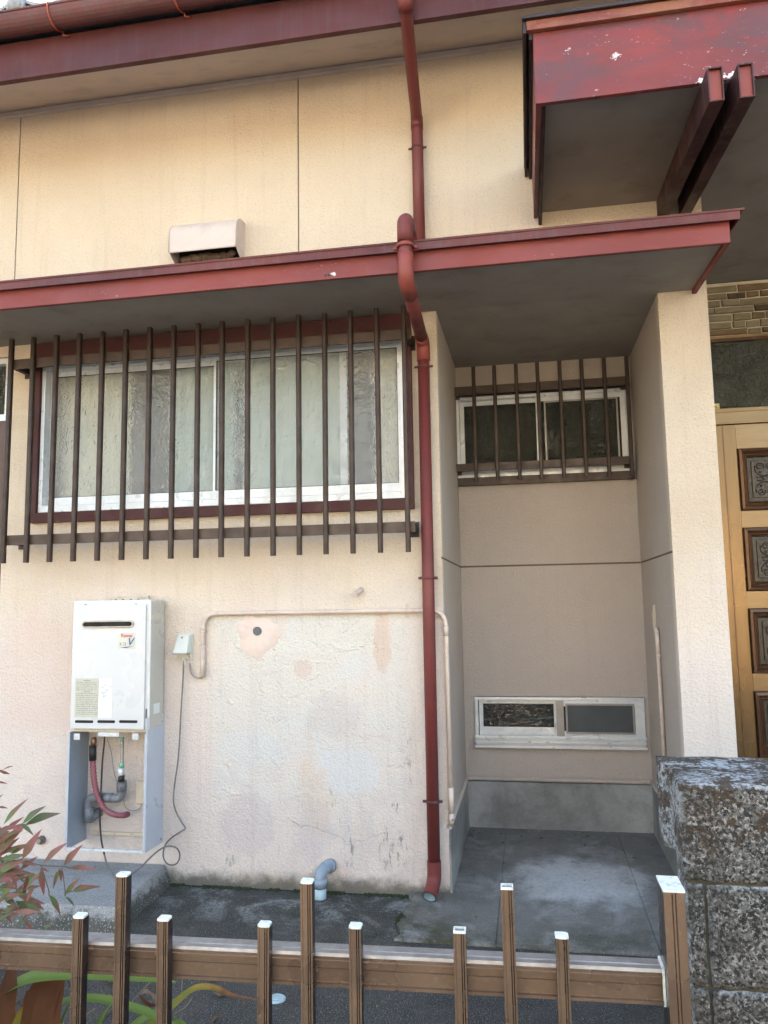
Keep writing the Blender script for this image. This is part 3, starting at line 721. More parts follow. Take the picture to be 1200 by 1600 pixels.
# upper recess window
uw = frame_boxes(MB(), -.385, .600, 2.003, 2.487, .985, 1.08, .016, .022, .018)
up = uw.build('window', ALU, H, bevel=.0015); up['label'] = 'narrow sliding window high in the recess'
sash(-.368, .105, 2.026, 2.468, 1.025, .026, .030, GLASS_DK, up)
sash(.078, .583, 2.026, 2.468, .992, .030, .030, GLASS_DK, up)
# insect screen frame on the right half
sf = frame_boxes(MB(), .125, .540, 2.066, 2.436, .986, .9915, .010); sf.build('screen_frame', ALU_DK, up)
sb = MB(); sb.box(-.384, .610, .958, .999, 1.955, 2.001); sb.build('window_sill', BRONZE_RAIL, H, bevel=.003)
MB().box(-.384, .612, .975, .999, 2.489, 2.512).build('window_head', BLACK_EDGE, H)
# low window
lw = frame_boxes(MB(), LW[0], LW[1], .505, .745, .985, 1.07, .018, .020, .016)
lw.box(LW[0]-.002, LW[1]+.003, .970, .984, .520, .535); lw.box(LW[0]-.002, LW[1]+.003, .972, .999, .497, .5045)
low = lw.build('window', ALU, H, bevel=.0015); low['label'] = 'low slit window with silver frame near the recess floor'
MB().box(LW[0]-.004, LW[1]+.004, .962, .999, .470, .484).build('sill_flashing', ALU, low, bevel=.002)
MB().box(LW[0]+.004, LW[1]-.004, .975, .999, .4845, .4965).build('sill_groove', TRIM, low)
sash(LW[0]+.022, .135, .527, .728, 1.018, .022, .050, GLASS_LOW, low)
sash(.128, LW[1]-.018, .527, .728, .992, .032, .034, GLASS_LOW, low)
MB().box(.125, .166, .978, .9845, .5355, .730).build('meeting_stile', ALU_DK, low)
frame_boxes(MB(), .176, .545, .548, .712, .984, .9915, .010).build('screen_frame', ALU_DK, low)
MB().box(.186, .535, .988, .990, .558, .702).build('insect_screen', SCREEN, low)

# door unit at the far left
dl = frame_boxes(MB(), -3.5, XL-.002, 2.262, 2.598, .02, .10, .028, .035, .03)
tw = dl.build('transom_window', ALU, H, bevel=.002)
MB().box(-3.472, XL-.03, .06, .064, 2.297, 2.568).build('pane', GLASS_DK, tw)
dd = MB(); dd.box(-3.5, XL-.001, .03, .09, 0, 2.26); dd.box(-3.5, -3.4, .015, .03, 0, 2.26); dd.box(XL-.075, XL-.002, .012, .03, 0, 2.26)
ld = dd.build('side_door', DOORBROWN, H, bevel=.002)
MB().box(XL-.11, XL-.078, .010, .03, 0.1, 2.22).build('door_edge_strip', GOLD_DK, ld)

# ---------------------------------------------------------------- porch door wall (y = 1.2)
DY = 1.2; ZT = so(1.2)
mo = MB(); mo.box(.834, 2.9, DY+.012, DY+.1, 2.815, ZT)
sp = mo.build('stone_panel', MORTAR, H); sp['label'] = 'strip of thin split stones in cream mortar over the porch door'
random.seed(21)
z = 2.822; rows = []
while z < ZT-.025:
    h = random.choice((.030, .034, .036, .040)); rows.append((z, h)); z += h+.0065
skip = {}
for ri, (z0, h) in enumerate(rows):
    x = .86 + random.uniform(-.03, .05)
    while x < 2.85:
        L = random.choice((.07, .10, .13, .16, .2, .22))
        hh = h
        key = round(x, 2)
        if ri+1 < len(rows) and random.random() < .09 and L < .14:
            hh = h + rows[ri+1][1] + .0065; skip.setdefault(ri+1, []).append((x-.004, x+L+.004))
        seg = [(x, x+L)]
        for (a0, a1) in skip.get(ri, []):
            ns = []
            for (p, q) in seg:
                if q <= a0 or p >= a1: ns.append((p, q))
                else:
                    if a0-p > .02: ns.append((p, a0))
                    if q-a1 > .02: ns.append((a1, q))
            seg = ns
        for (p, q) in seg:
            m = MB(); j = lambda s=.0025: random.uniform(-s, s); pr = random.uniform(.004, .016)
            A = [(p+j(), z0+j()), (q+j(), z0+j()), (q+j(), z0+hh+j()), (p+j(), z0+hh+j())]
            B = [(A[0][0]+.004, A[0][1]+.003), (A[1][0]-.004, A[1][1]+.003), (A[2][0]-.004, A[2][1]-.003), (A[3][0]+.004, A[3][1]-.003)]
            k = len(m.v)
            m.v = [(u, DY+.02, v_) for u, v_ in A] + [(u, DY+.012-pr*.6, v_) for u, v_ in A] + [(u, DY+.010-pr, v_) for u, v_ in B]
            for lv in (0, 4):
                for q_ in range(4): m.face([lv+q_, lv+(q_+1) % 4, lv+4+(q_+1) % 4, lv+4+q_])
            m.face([8, 9, 10, 11]); m.face([3, 2, 1, 0])
            m.build('stone', random.choice(STONES+[STONES[0], STONES[1], STONES[3]]), sp)
        x += L+.0065
MB().box(.834, 2.9, DY-.01, DY+.06, 2.800, 2.8145).build('lintel_moulding', LINTEL, H)
MB().box(.834, 2.9, DY-.004, DY+.06, 2.782, 2.7998).build('lintel_moulding', GOLD_DK, H)
tf = MB(); tf.box(.84, 2.9, DY-.025, DY+.05, 2.282, 2.372); tf.box(.84, .90, DY, DY+.05, 2.372, 2.781); tf.box(1.9, 1.95, DY, DY+.05, 2.372, 2.781)
tf.box(.84, 2.9, DY-.032, DY-.0255, 2.352, 2.374); tf.box(.84, 2.9, DY-.030, DY-.0255, 2.282, 2.292)
trn = tf.build('transom_window', GOLD_H, H, bevel=.002)
MB().box(.90, 2.9, DY+.02, DY+.024, 2.372, 2.781).build('pane', GLASS_DK, trn)
kb = at(1120, 635, DY)
kn = MB(); kn.box(kb.x-.016, kb.x+.016, DY+.004, DY+.019, kb.z-.018, kb.z+.018); kn.sphere((kb.x, DY+.003, kb.z), .010, 10, 6)
kn.build('cream_catch', paint('yellowed_plastic', (.62, .50, .18), (.7, .62, .4), .4), trn, bevel=.004)
# the door: stiles, rails, moulded panels with cast scrollwork
dm = MB()
DX0, DX1 = .86, 2.2
pcols = [(1.214, 1.62), (1.72, 2.10)]
prow = [(1.775+.459*0, 2.137)] + [(1.775-.459*k, 2.137-.459*k) for k in (1, 2, 3)]
dm.box(DX0, 1.214, DY-.01, DY+.04, .30, 2.2805)
dm.box(1.62, 1.72, DY-.01, DY+.04, .30, 2.2805); dm.box(2.10, 2.9, DY-.01, DY+.04, .30, 2.2805)
door = dm.build('porch_door', GOLD, H, bevel=.003); door['label'] = 'golden metal porch door with dark scrollwork panels'
ztops = [2.2805]+[p[0] for p in prow]; zbots = [p[1] for p in prow]+[.30]
for a1_, b1_ in zip(ztops, zbots):
    for cx0, cx1 in pcols: MB().box(cx0+.0005, cx1-.0005, DY-.008, DY+.04, b1_, a1_).build('rail', GOLD_H, door, bevel=.002)
st = MB(); st.box(1.14, 1.146, DY-.0125, DY-.0095, .3, 2.28); st.box(1.03, 1.036, DY-.0125, DY-.0095, .3, 2.28); st.build('stile_groove', GOLD_DK, door)
def panel(cx0, cx1, z0, z1):
    m = MB()
    # mitred moulding in three steps
    steps = [(0, -.010), (.006, -.030), (.020, -.034), (.034, -.014), (.040, -.018), (.050, -.006), (.052, .008)]
    for (o0, y0), (o1, y1) in zip(steps, steps[1:]):
        a0 = [(cx0+o0, z0+o0), (cx1-o0, z0+o0), (cx1-o0, z1-o0), (cx0+o0, z1-o0)]; a1 = [(cx0+o1, z0+o1), (cx1-o1, z0+o1), (cx1-o1, z1-o1), (cx0+o1, z1-o1)]
        k = len(m.v); m.v += [(x, DY+y0, z_) for x, z_ in a0]+[(x, DY+y1, z_) for x, z_ in a1]
        for q in range(4): m.face([k+q, k+(q+1) % 4, k+4+(q+1) % 4, k+4+q])
    m.build('moulding', GOLD_DK, door)
    c = MB(); x0, x1, a, b = cx0+.052, cx1-.052, z0+.052, z1-.052
    c.box(x0, x1, DY+.006, DY+.03, a, b); c.box(x0+.022, x1-.022, DY-.004, DY+.006, a+.022, b-.022)
    c.build('cast_panel', CAST, door, bevel=.003)
    sc = MB(); yy = DY-.006
    cxm, czm = (x0+x1)/2, (a+b)/2; W, Hh = (x1-x0)/2-.035, (b-a)/2-.035
    for sx in (-1, 1):
        for sz in (-1, 1):
            def spir(ox, oz, r0, turns, ph, flip):
                P = []
                for k in range(26):
                    t = k/25; rr = r0*(1-t*.85); an = ph+flip*turns*2*math.pi*t
                    P.append((cxm+sx*(ox+rr*math.cos(an)), yy, czm+sz*(oz+rr*math.sin(an))))
                return P
            sc.tube(spir(W*.28, Hh*.80, W*.17, 1.5, -1.2, 1), .0032, 6); sc.tube(spir(W*.72, Hh*.78, W*.2, 1.5, 3.6, -1), .0034, 6)
            sc.tube(smooth_path([(cxm+sx*W*.95, yy, czm+sz*Hh*.80), (cxm+sx*W*.92, yy, czm+sz*Hh*.45), (cxm+sx*W*.60, yy, czm+sz*Hh*.18), (cxm+sx*W*.25, yy, czm+sz*Hh*.30), (cxm+sx*W*.1, yy, czm+sz*Hh*.55)], 5), .0042, 6)
            sc.tube(smooth_path([(cxm+sx*W*.55, yy, czm+sz*Hh*.02), (cxm+sx*W*.75, yy, czm+sz*Hh*.12), (cxm+sx*W*.9, yy, czm+sz*Hh*.06)], 5), .0035, 6)
            sc.sphere((cxm+sx*W*.72, yy, czm+sz*Hh*.42), .006, 8, 6)
    sc.tube([(cxm+math.cos(t*.42)*W*.14, yy, czm+math.sin(t*.42)*Hh*.16) for t in range(16)], .0036, 6)
    sc.build('scrollwork', CAST, door)
for cx0, cx1 in pcols:
    for z0, z1 in prow: panel(cx0, cx1, z0, z1)
# ================================================================== WINDOW GRILLES
def grille(name, xs, y, zt, zb, rails, label, bw, bd, x0, x1, wall_y):
    G_ = thing(name, ((x0+x1)/2, y, zb), label, 'window grille', 'bar grilles over the windows')
    L = ROOT[G_.name]
    m = MB(); m.prism([(-bw/2, 0), (-bw*.30, -bd*.22), (bw*.30, -bd*.22), (bw/2, 0), (bw/2, bd), (-bw/2, bd)], 0, zt-zb, 'z')
    b0 = m.build('bar', BRONZE, G_, origin=None); 
    me = b0.data; 
    for v in me.vertices: v.co += L      # mesh kept local to the bar itself
    for i, x in enumerate(xs):
        o = b0 if i == 0 else clone(b0, G_)
        o.location = Vector((x+random.uniform(-.001, .001), y, zb))-L
        o.rotation_euler = (0, R(random.uniform(-.12, .12)), 0)
    sc_ = MB()
    for rz0, rz1 in rails:
        MB().box(x0, x1, y+bd+.001, y+bd+.016, rz0, rz1).build('rail', BRONZE_RAIL, G_, bevel=.0015)
        for x in xs: sc_.tube([(x, y+bd+.001, (rz0+rz1)/2-.004), (x, y+bd+.0, (rz0+rz1)/2-.004)], .004, 8)
    for rz0, rz1 in rails:
        for x in (x0+.02, x1-.02):
            m = MB(); m.box(x-.012, x+.012, y+bd+.0165, wall_y-.0005, rz0+.006, rz1-.006); m.box(x-.020, x+.020, wall_y-.006, wall_y-.0008, rz0-.012, rz1+.01)
            m.build('wall_bracket', BLACK_EDGE, G_)
    return G_
xs = [at(p, 520, -.15).x for p in (18.5, 54, 90, 126, 162, 199, 235.5, 273.5, 311, 349.5, 389, 429, 467.5, 507.5, 548.5, 590, 631)]
n_ = len(xs); xs = [xs[0]+(xs[-1]-xs[0])*i/(n_-1) for i in range(n_)]
grille('window_grille', xs, -.158, 2.632, 1.505, ((1.594, 1.642), (2.482, 2.530)), 'large bronze bar grille over the wide window left of the downpipe', .0215, .018, xs[0]-.02, -.487, 0)
xs = [at(p, 650, .90).x for p in (708, 740, 774, 808, 841, 876, 911, 947, 983)]
n_ = len(xs); xs = [xs[0]+(xs[-1]-xs[0])*i/(n_-1) for i in range(n_)]
grille('window_grille', xs, .885, 2.640, 1.968, ((2.030, 2.074), (2.482, 2.530)), 'small bronze bar grille on the high window inside the recess', .021, .016, xs[0]-.004, xs[-1]+.008, .97)

# ================================================================== DOWNPIPE
dp = thing('downpipe', (-.443, -.055, 0), 'tall maroon rain downpipe running from the gutter down past the awning to the ground', 'drainpipe')
pr = .0285
px_ = -.443
ot = at(633, 0, -.60)
P1 = [(ot.x, -.60, 3.86), (ot.x, -.60, 3.79), (ot.x-.004, -.57, 3.755), (-.449, -.085, 3.635), (-.449, -.052, 3.59), (-.449, -.052, 3.5)]
MB().tube(bend_path(P1[:2]+[(ot.x, -.60, 3.765), (-.449, -.052, 3.60), (-.449, -.052, 2.80)], .05, 8), .0275, 20).build('pipe', RED_PIPE, dp)
for z_ in (3.62, 3.0): pass
sl_ = MB(); sl_.tube([(ot.x, -.60, 3.86), (ot.x, -.60, 3.80), (ot.x-.001, -.596, 3.775), (ot.x-.002, -.570, 3.757)], .033, 20); sl_.build('pipe_socket', RED_PIPE, dp); sl_ = MB(); sl_.tube([(-.449, -.058, 3.612), (-.449, -.052, 3.595), (-.449, -.052, 3.55)], .0295, 20)
sl_.build('pipe_socket', RED_PIPE, dp)
# over the awning edge
fy = -.668
MB().tube(bend_path([(-.449, -.052, 2.83), (-.440, -.10, 2.795), (-.428, fy+.02, 2.795)], .04, 6), .027, 20).build('pipe', RED_PIPE, dp)
eb = MB(); eb.tube(bend_path([(-.428, fy+.10, 2.792), (-.428, fy, 2.792), (-.428, fy, 2.69)], .055, 8), .0315, 22); eb.build('elbow', RED_PIPE, dp)
MB().tube([(-.428, fy, 2.70), (-.428, fy, 2.60)], .0275, 20).build('pipe', RED_PIPE, dp)
zb1 = 2.535
eb = MB(); eb.tube(bend_path([(-.428, fy, 2.645), (-.428, fy, zb1), (-.431, fy+.12, zb1-.012)], .05, 8), .0315, 22); eb.build('elbow', RED_ELBOW, dp)
MB().tube([(-.430, fy+.05, zb1-.004), (px_+.001, -.10, 2.492)], .0275, 20).build('pipe', RED_PIPE, dp)
eb = MB(); eb.tube(bend_path([(px_, -.12, 2.494), (px_, -.052, 2.487), (px_, -.052, 2.40)], .03, 6), .031, 22); eb.build('elbow', RED_ELBOW, dp)
MB().tube([(px_-.000, -.052, 2.44), (px_-.004, -.052, .12)], .0275, 24).build('pipe', RED_PIPE, dp)
# open foot with pale inside
ft = MB(); foot = bend_path([(px_-.004, -.052, .15), (px_-.004, -.054, .085), (px_-.020, -.118, .044)], .035, 8)
ft.tube([(px_-.004, -.052, .17)]+foot, .0305, 22, caps=False); ft.build('shoe', RED_PIPE, dp, recalc=False)
fi = MB(); fi.tube([(px_-.004, -.052, .16)]+foot, .0278, 22, caps=False); fi.build('shoe_lining', PVC_PALE, dp, recalc=False)
rim = MB(); e0, e1 = Vector(foot[-2]), Vector(foot[-1]); dv = (e1-e0).normalized()
u1 = dv.cross(Vector((1, 0, 0))).normalized(); u2 = dv.cross(u1)
rim.tube([e1+(u1*math.cos(t*math.pi/10)+u2*math.sin(t*math.pi/10))*.0292 for t in range(21)], .0016, 6); rim.build('shoe_rim', BLACK_EDGE, dp)
def band(z, x, y=-.052, r=.030):
    m = MB(); m.tube([(x, y, z-.006), (x, y, z+.006)], r, 22)
    m.tube([(x-r-.014, y, z), (x-r+.002, y, z)], .006, 6); m.tube([(x+r-.002, y, z), (x+r+.014, y, z)], .006, 6)
    m.box(x-.006, x+.006, y+.02, -.0008, z-.006, z+.006)
    return m
for z_, xx, rr in ((3.455, -.449, .0295), (2.372, px_, .0295), (1.392, px_-.002, .0295), (.418, px_-.004, .0295)):
    band(z_, xx, r=rr).build('pipe_bracket', RED_CAP, dp)
m = MB(); m.tube([(-.428, fy, 2.668), (-.428, fy, 2.682)], .034, 22); m.tube([(-.478, fy+.01, 2.672), (-.455, fy+.01, 2.672)], .007, 6); m.tube([(-.401, fy+.01, 2.672), (-.378, fy+.01, 2.672)], .007, 6)
m.box(-.470, -.386, fy+.028, AY-.031, 2.666, 2.684)
m.build('pipe_bracket', RED_ELBOW, dp)

# ================================================================== VENT HOOD
a1 = at(264, 395, -.12); a2 = at(368, 383, -.12); a3 = at(264, 348, -.12); 
hx0, hx1 = a1.x, a2.x; hz0 = (a1.z+a2.z)/2; hz1 = a3.z+.0
vh = thing('vent_hood', ((hx0+hx1)/2, -.06, hz0), 'beige metal vent hood on the upper wall just above the awning', 'vent hood')
prof = [(-.001, hz0-.06), (-.12, hz0)] + [(-.12+.085*(1-math.cos(t)), hz1-.07+.085*math.sin(t)) for t in [k*math.pi/2/7 for k in range(8)]] + [(-.001, hz1+.018)]
inner = [(min(y+.003, -.001) if y < -.01 else y, z_-.003) for y, z_ in prof[1:]]
m = MB(); k = len(m.v); n_ = len(prof)
# shell: outer skin + ends, open below
m.v = [(hx0, y, z_) for y, z_ in prof[1:]]+[(hx1, y, z_) for y, z_ in prof[1:]]; N = n_-1
for i in range(N-1): m.face([i, i+1, N+i+1, N+i], 1 <= i <= 8)
k = len(m.v); m.v += [(hx0, y+.003 if y < -.02 else y, z_-.003) for y, z_ in prof[1:]]+[(hx1, y+.003 if y < -.02 else y, z_-.003) for y, z_ in prof[1:]]
for i in range(N-1): m.face([k+i, k+N+i, k+N+i+1, k+i+1])
m.prism([(p[0], p[1]) for p in prof], hx0-.001, hx0+.0015, 'x'); m.prism([(p[0], p[1]) for p in prof], hx1-.0015, hx1+.0018, 'x')
m.build('hood_shell', HOODM, vh, recalc=False)
m = MB(); m.tube([(hx0-.002, y-.001, z_) for y, z_ in prof[1:]], .0022, 6); m.tube([(hx1+.002, y-.001, z_) for y, z_ in prof[1:]], .0022, 6); m.build('seam', HOODM, vh)
MB().box(hx0+.002, hx1-.002, -.006, -.001, hz0-.075, hz1).build('backplate', SLOT, vh)
m = MB(); random.seed(4)
for i in range(16):
    t = i/15; m.sphere((hx0+.05+t*(hx1-hx0-.1), -.035+random.uniform(-.012, .012), hz0-.004+random.uniform(-.008, .010)), random.uniform(.018, .028), 8, 6, (1.3, .8, .8))
m.build('nest', NEST, vh)

# ================================================================== WALL PLUG, STUB, PATCH, CONDUIT, BOX
c = at(403, 986, 0)
m = MB(); N = 40; k = 0; random.seed(11)
m.v.append((c.x, -.006, c.z-.01))
for ring, (rr, yy) in enumerate(((.045, -.006), (.085, -.005), (.10, -.0006))):
    for j in range(N):
        a_ = 2*math.pi*j/N; q = rr*(1+.10*math.sin(3*a_+1)+.06*math.sin(7*a_)+.04*math.sin(13*a_+2))
        zz = c.z-.012+q*math.sin(a_)*(1.05 if math.sin(a_) < 0 else .82)
        m.v.append((c.x+q*math.cos(a_)*1.05, yy+random.uniform(-.0015, .001), min(zz, 1.238)))
for j in range(N): m.face([0, 1+j, 1+(j+1) % N], True)
for r_ in range(2):
    for j in range(N): m.face([1+r_*N+j, 1+(r_+1)*N+j, 1+(r_+1)*N+(j+1) % N, 1+r_*N+(j+1) % N], True)
pa = thing('wall_plug', (c.x, 0, c.z), 'round grey plug set in a smeared cream plaster patch on the wall', 'wall plug')
m.build('plaster_patch', PLASTER, pa)
m = MB(); m.tube([(c.x, -.001, c.z), (c.x, -.013, c.z)], .0205, 20); m.tube([(c.x, -.0125, c.z), (c.x, -.0150, c.z)], .017, 20); m.build('plug', PLUG, pa)
c = at(563, 922, -.01); e = at(556, 926, -.05)
sb_ = thing('pipe_stub', (c.x, 0, c.z), 'short cream capped pipe stub poking out of the wall above the conduit', 'pipe stub')
d = Vector((-.020, -.055, -.022))
MB().tube([Vector((c.x+.004, .0, c.z+.002)), Vector((c.x, 0, c.z))+d], .0125, 16).build('stub', CREAM_PIPE, sb_)
MB().tube([Vector((c.x, 0, c.z))+d*.75, Vector((c.x, 0, c.z))+d*1.05], .014, 16).build('cap', HOODM, sb_)

cz_ = at(500, 956, -.018).z
co_ = thing('conduit', (-.95, -.018, cz_), 'thin cream conduit bending across the wall behind the downpipe and down its edge', 'pipe')
xl = at(317, 1000, -.018).x; zl = at(317, 1057, -.018).z
path = bend_path([(xl, -.018, zl), (xl, -.018, cz_), (-.374, -.018, cz_), (-.370, -.012, .330)], .075, 8)
MB().tube(path, .0105, 14).build('pipe', CREAM_PIPE, co_)
for P_, r_ in (([(xl, -.018, zl-.001), (xl, -.018, zl+.145)], .0125), ([(xl, -.018, cz_-.078), (xl, -.018, cz_-.058)], .0128), ([(-.3735, -.018, cz_-.115), (-.3735, -.018, cz_-.07)], .0122), ([(-.370, -.012, .47), (-.370, -.012, .361)], .0125)):
    MB().tube(P_, r_, 14).build('socket', CREAM_PIPE, co_)
m = MB(); MB().tube([(-.370, -.012, .36), (-.372, -.010, .325), (-.372, .004, .305)], [.0125, .012, .008], 14).build('pipe_end', CREAM_PIPE, co_)
for (bx_, bz_, vert) in ((xl, cz_-.085, 1), (at(636, 955, 0).x, cz_, 0)):
    m = MB()
    if vert: m.box(bx_-.022, bx_+.022, -.004, -.0005, bz_-.006, bz_+.006); m.tube([(bx_, -.018, bz_-.005), (bx_, -.018, bz_+.005)], .0125, 12)
    else:
        m.box(bx_-.006, bx_+.006, -.004, -.0005, bz_-.032, bz_+.032); m.tube([(bx_-.005, -.018, bz_), (bx_+.005, -.018, bz_)], .0125, 12)
        m.tube([(bx_, -.003, bz_+.024), (bx_, -.008, bz_+.024)], .004, 8)
    m.build('saddle_clip', HOODM, co_)
# small conduit on the pier side, with faceplate
cx_ = .612
pc = thing('conduit', (cx_, .4, .3), 'short cream conduit rising beside a yellowed plate on the shaded pier side', 'pipe')
t0 = atx(1028, 985, cx_); b0 = atx(1038, 1180, cx_)
yk = (t0.y+b0.y)/2
m = MB(); m.tube(bend_path([(.622, yk+.03, t0.z-.01), (.606, yk+.02, t0.z+.012), (cx_-.004, yk, t0.z-.005), (cx_-.002, yk, .30)], .012, 4), .0095, 12); m.build('pipe', CREAM_PIPE, pc)
m = MB(); zc = atx(1030, 1025, cx_).z; m.tube([(cx_-.003, yk, zc-.008), (cx_-.003, yk, zc+.008)], .0115, 12); m.tube([(cx_-.004, yk, t0.z-.012), (cx_-.003, yk, zc)], .0108, 12); m.build('socket', CREAM_PIPE, pc)
yp = atx(1021, 965, cx_).y
m = MB(); zt_ = atx(1021, 945, .616).z; zb_ = atx(1021, 990, .616).z; m.box(.611, .6215, yp-.012, yp+.012, zb_, zt_); m.box(.606, .611, yp-.02, yp+.0, zb_+.03, zt_-.04)
m.build('faceplate', BEIGE_BOX, pc, bevel=.001)

# socket box with cover
ob = thing('outlet_box', (at(290, 1010, 0).x, 0, at(290, 1010, 0).z), 'small grey weatherproof socket box on the wall right of the water heater', 'outlet box')
L = ROOT[ob.name]; bx, bz = L.x, L.z
m = MB(); m.box(bx-.040, bx+.040, -.012, -.0006, bz-.062, bz+.062); m.build('backplate', BOXG, ob, bevel=.004)
m = MB(); m.hexa([(bx-.038, -.062, bz-.028), (bx+.034, -.062, bz-.028), (bx+.038, -.012, bz-.028), (bx-.038, -.012, bz-.028)], [(bx-.026, -.030, bz+.055), (bx+.030, -.030, bz+.055), (bx+.036, -.012, bz+.058), (bx-.034, -.012, bz+.058)])
m.build('cover', BOXG, ob, bevel=.005)
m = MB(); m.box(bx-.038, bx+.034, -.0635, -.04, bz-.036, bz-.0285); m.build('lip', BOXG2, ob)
m = MB(); m.box(bx-.028, bx+.028, -.030, -.0125, bz-.054, bz-.038); m.build('socket', BEIGE_BOX, ob)
m = MB(); m.tube([(bx, -.038, bz+.045), (bx, -.044, bz+.043)], .0035, 8); m.build('screw', STEEL, ob)
# cable from box down to pad and up into heater
def T2(P, Y): return [at(x, y, Y if not isinstance(Y, (list, tuple)) else Y[i]) for i, (x, y) in enumerate(P)]
cb = thing('cable', at(290, 1200, -.04), 'grey weathered power cable hanging from the socket box and looping near the ground', 'cable')
pp = [(287, 1030), (286, 1060), (283, 1110), (279, 1180), (273, 1225), (271, 1250), (275, 1268), (284, 1285), (289.5, 1294), (283, 1299), (268, 1309), (258, 1321), (255, 1338), (262, 1350), (275, 1350), (281, 1338), (277, 1326), (266, 1322), (254, 1325), (238, 1337), (222, 1353), (208, 1364), (198, 1371), (187, 1373), (178, 1368), (168, 1353), (163, 1335)]
ys = [-.038]*9+[-.045]*3+[-.05]*4+[-.06, -.075, -.09, -.11, -.15, -.19, -.22, -.23, -.21, -.16, -.12]
MB().tube(smooth_path(T2(pp, ys), 5), .0036, 8).build('cord', CORD, cb)
pp2 = [(163, 1335), (158, 1310), (156, 1270), (158, 1230), (160, 1190), (163, 1160), (164, 1140)]
MB().tube(smooth_path(T2(pp2, [-.12, -.11, -.10, -.09, -.09, -.09, -.09]), 5), .0042, 8).build('cord', BLACK, cb)
pl_ = at(287, 1036, -.034)
m = MB(); m.tube([(pl_.x+.000, -.034, pl_.z+.02), (pl_.x, -.036, pl_.z-.012)], [.008, .005], 10); m.build('plug', BOXG, cb)
jb = thing('cable', at(305, 1050, -.02), 'short beige cable curving from the socket box into the conduit end', 'cable')
MB().tube(smooth_path(T2([(297, 1036), (297, 1045), (300, 1054), (307, 1059), (315, 1058), (317, 1052)], -.018), 5), .0045, 8).build('cord', CORD_LT, jb)

# ================================================================== WATER HEATER
HY = -.172; hx0, hx1, hz0, hz1 = -2.122, -1.730, .717, 1.313
wh = thing('water_heater', ((hx0+hx1)/2, -.09, hz0), 'white wall hung gas water heater with black exhaust slot', 'water heater')
MB().box(hx0+.004, hx1, HY+.020, -.018, hz0+.010, hz1).build('casing', WHITE_SIDE, wh, bevel=.008)
MB().box(hx0, hx1+.001, HY+.010, HY+.019, hz0+.008, hz1+.004).build('front_frame', WHITE, wh, bevel=.0045)
MB().box(hx0+.004, hx1-.020, HY, HY+.0095, hz0+.010, hz1-.018).build('front_cover', WHITE, wh, bevel=.0045)
sc_ = MB()
for px, py in ((134, 945), (212, 944)):
    p = at(px, py, HY+.009); sc_.tube([(p.x, HY+.011, p.z), (p.x, HY+.006, p.z)], .0055, 10)
sc_.build('screw', STEEL, wh)
def rslot(x0, x1, z0, z1, y0, y1, n=8):
    r = (z1-z0)/2; zc = (z0+z1)/2; P = []
    for k in range(n+1): a = -math.pi/2+math.pi*k/n; P.append((x1-r+r*math.cos(a), zc+r*math.sin(a)))
    for k in range(n+1): a = math.pi/2+math.pi*k/n; P.append((x0+r+r*math.cos(a), zc+r*math.sin(a)))
    return MB().prism(P, y0, y1, 'y')
p0 = at(129, 981, HY); p1 = at(209, 969, HY)
rslot(p0.x-.002, p1.x+.002, p0.z-.001, p1.z+.001, HY-.007, HY+.002).build('exhaust_rim', STEEL, wh, bevel=.003)
rslot(p0.x+.006, p1.x-.006, p0.z+.006, p1.z-.006, HY-.0085, HY-.0062).build('exhaust_slot', SLOT, wh)
for xa, xb in ((117, 146), (152, 180), (186, 215)):
    q0 = at(xa, 1129.5, HY); q1 = at(xb, 1125.5, HY)
    rslot(q0.x, q1.x, q0.z, q1.z, HY-.001, HY+.002).build('air_slot', SLOT, wh)
m = MB(); q0 = at(228, 1108, HY); q1 = at(230, 1123, HY); m.box(hx1-.016, hx1-.010, HY+.007, HY+.0098, q1.z, q0.z); m.build('side_slot', PLUG, wh)
# stickers
def stick(x0, y0, x1, y1, mat, name='sticker', Y=HY):
    p, q = at(x0, y0, Y), at(x1, y1, Y)
    return MB().box(p.x, q.x, Y-.0008, Y-.0001, q.z, p.z).build(name, mat, wh), p, q
o, p, q = stick(185, 989, 211, 1014, paint('cream_brand_sticker', (.58, .58, .50), rough=.4), 'brand_sticker')
text_mesh('lettering', 'Rinnai', .0235, PRINT_RED, ((p.x+q.x)/2, HY-.0012, p.z-.013), o)
text_mesh('lettering', 'V', .050, PRINT_BLUE, ((p.x+q.x)/2+.016, HY-.0013, p.z-.043), o, shear=.3)
text_mesh('lettering', 'エコ', .018, PRINT_BLUE, ((p.x+q.x)/2-.020, HY-.0012, p.z-.052), o)
m = MB(); m.prism([(p.x+.008, p.z-.066), (p.x+.04, p.z-.064), (q.x-.006, p.z-.061), (p.x+.04, p.z-.070)], HY-.0013, HY-.0009, 'y'); m.build('swoosh', PRINT_BLUE, o)
o, p, q = stick(118, 1060, 153, 1121, STICK, 'rating_label')
random.seed(5); m = MB()
zz = p.z-.008; rown = 0
while zz > q.z+.008:
    if rown in (0, 6): 
        m.box((p.x+q.x)/2-.018, (p.x+q.x)/2+.018, HY-.0011, HY-.0009, zz-.004, zz)
    else:
        x = p.x+.006
        while x < q.x-.01:
            L_ = random.uniform(.003, .018); x2 = min(x+L_, q.x-.005)
            m.box(x, x2, HY-.0011, HY-.0009, zz-.0025-random.uniform(0, .0012), zz); x = x2+random.uniform(.002, .004)
    zz -= .0085; rown += 1
m.build('fine_print', PRINT, o)
o, p, q = stick(154, 1060, 174, 1122, STICKW, 'faded_sticker')
m = MB(); random.seed(8)
for i in range(14):
    cx = p.x+.012+random.random()*.045; cz2 = p.z-.03-random.random()*.06; m.prism([(cx, cz2), (cx+.010, cz2+.003), (cx+.013, cz2+.010), (cx+.002, cz2+.007)], HY-.0012-.00001*i, HY-.0009, 'y')
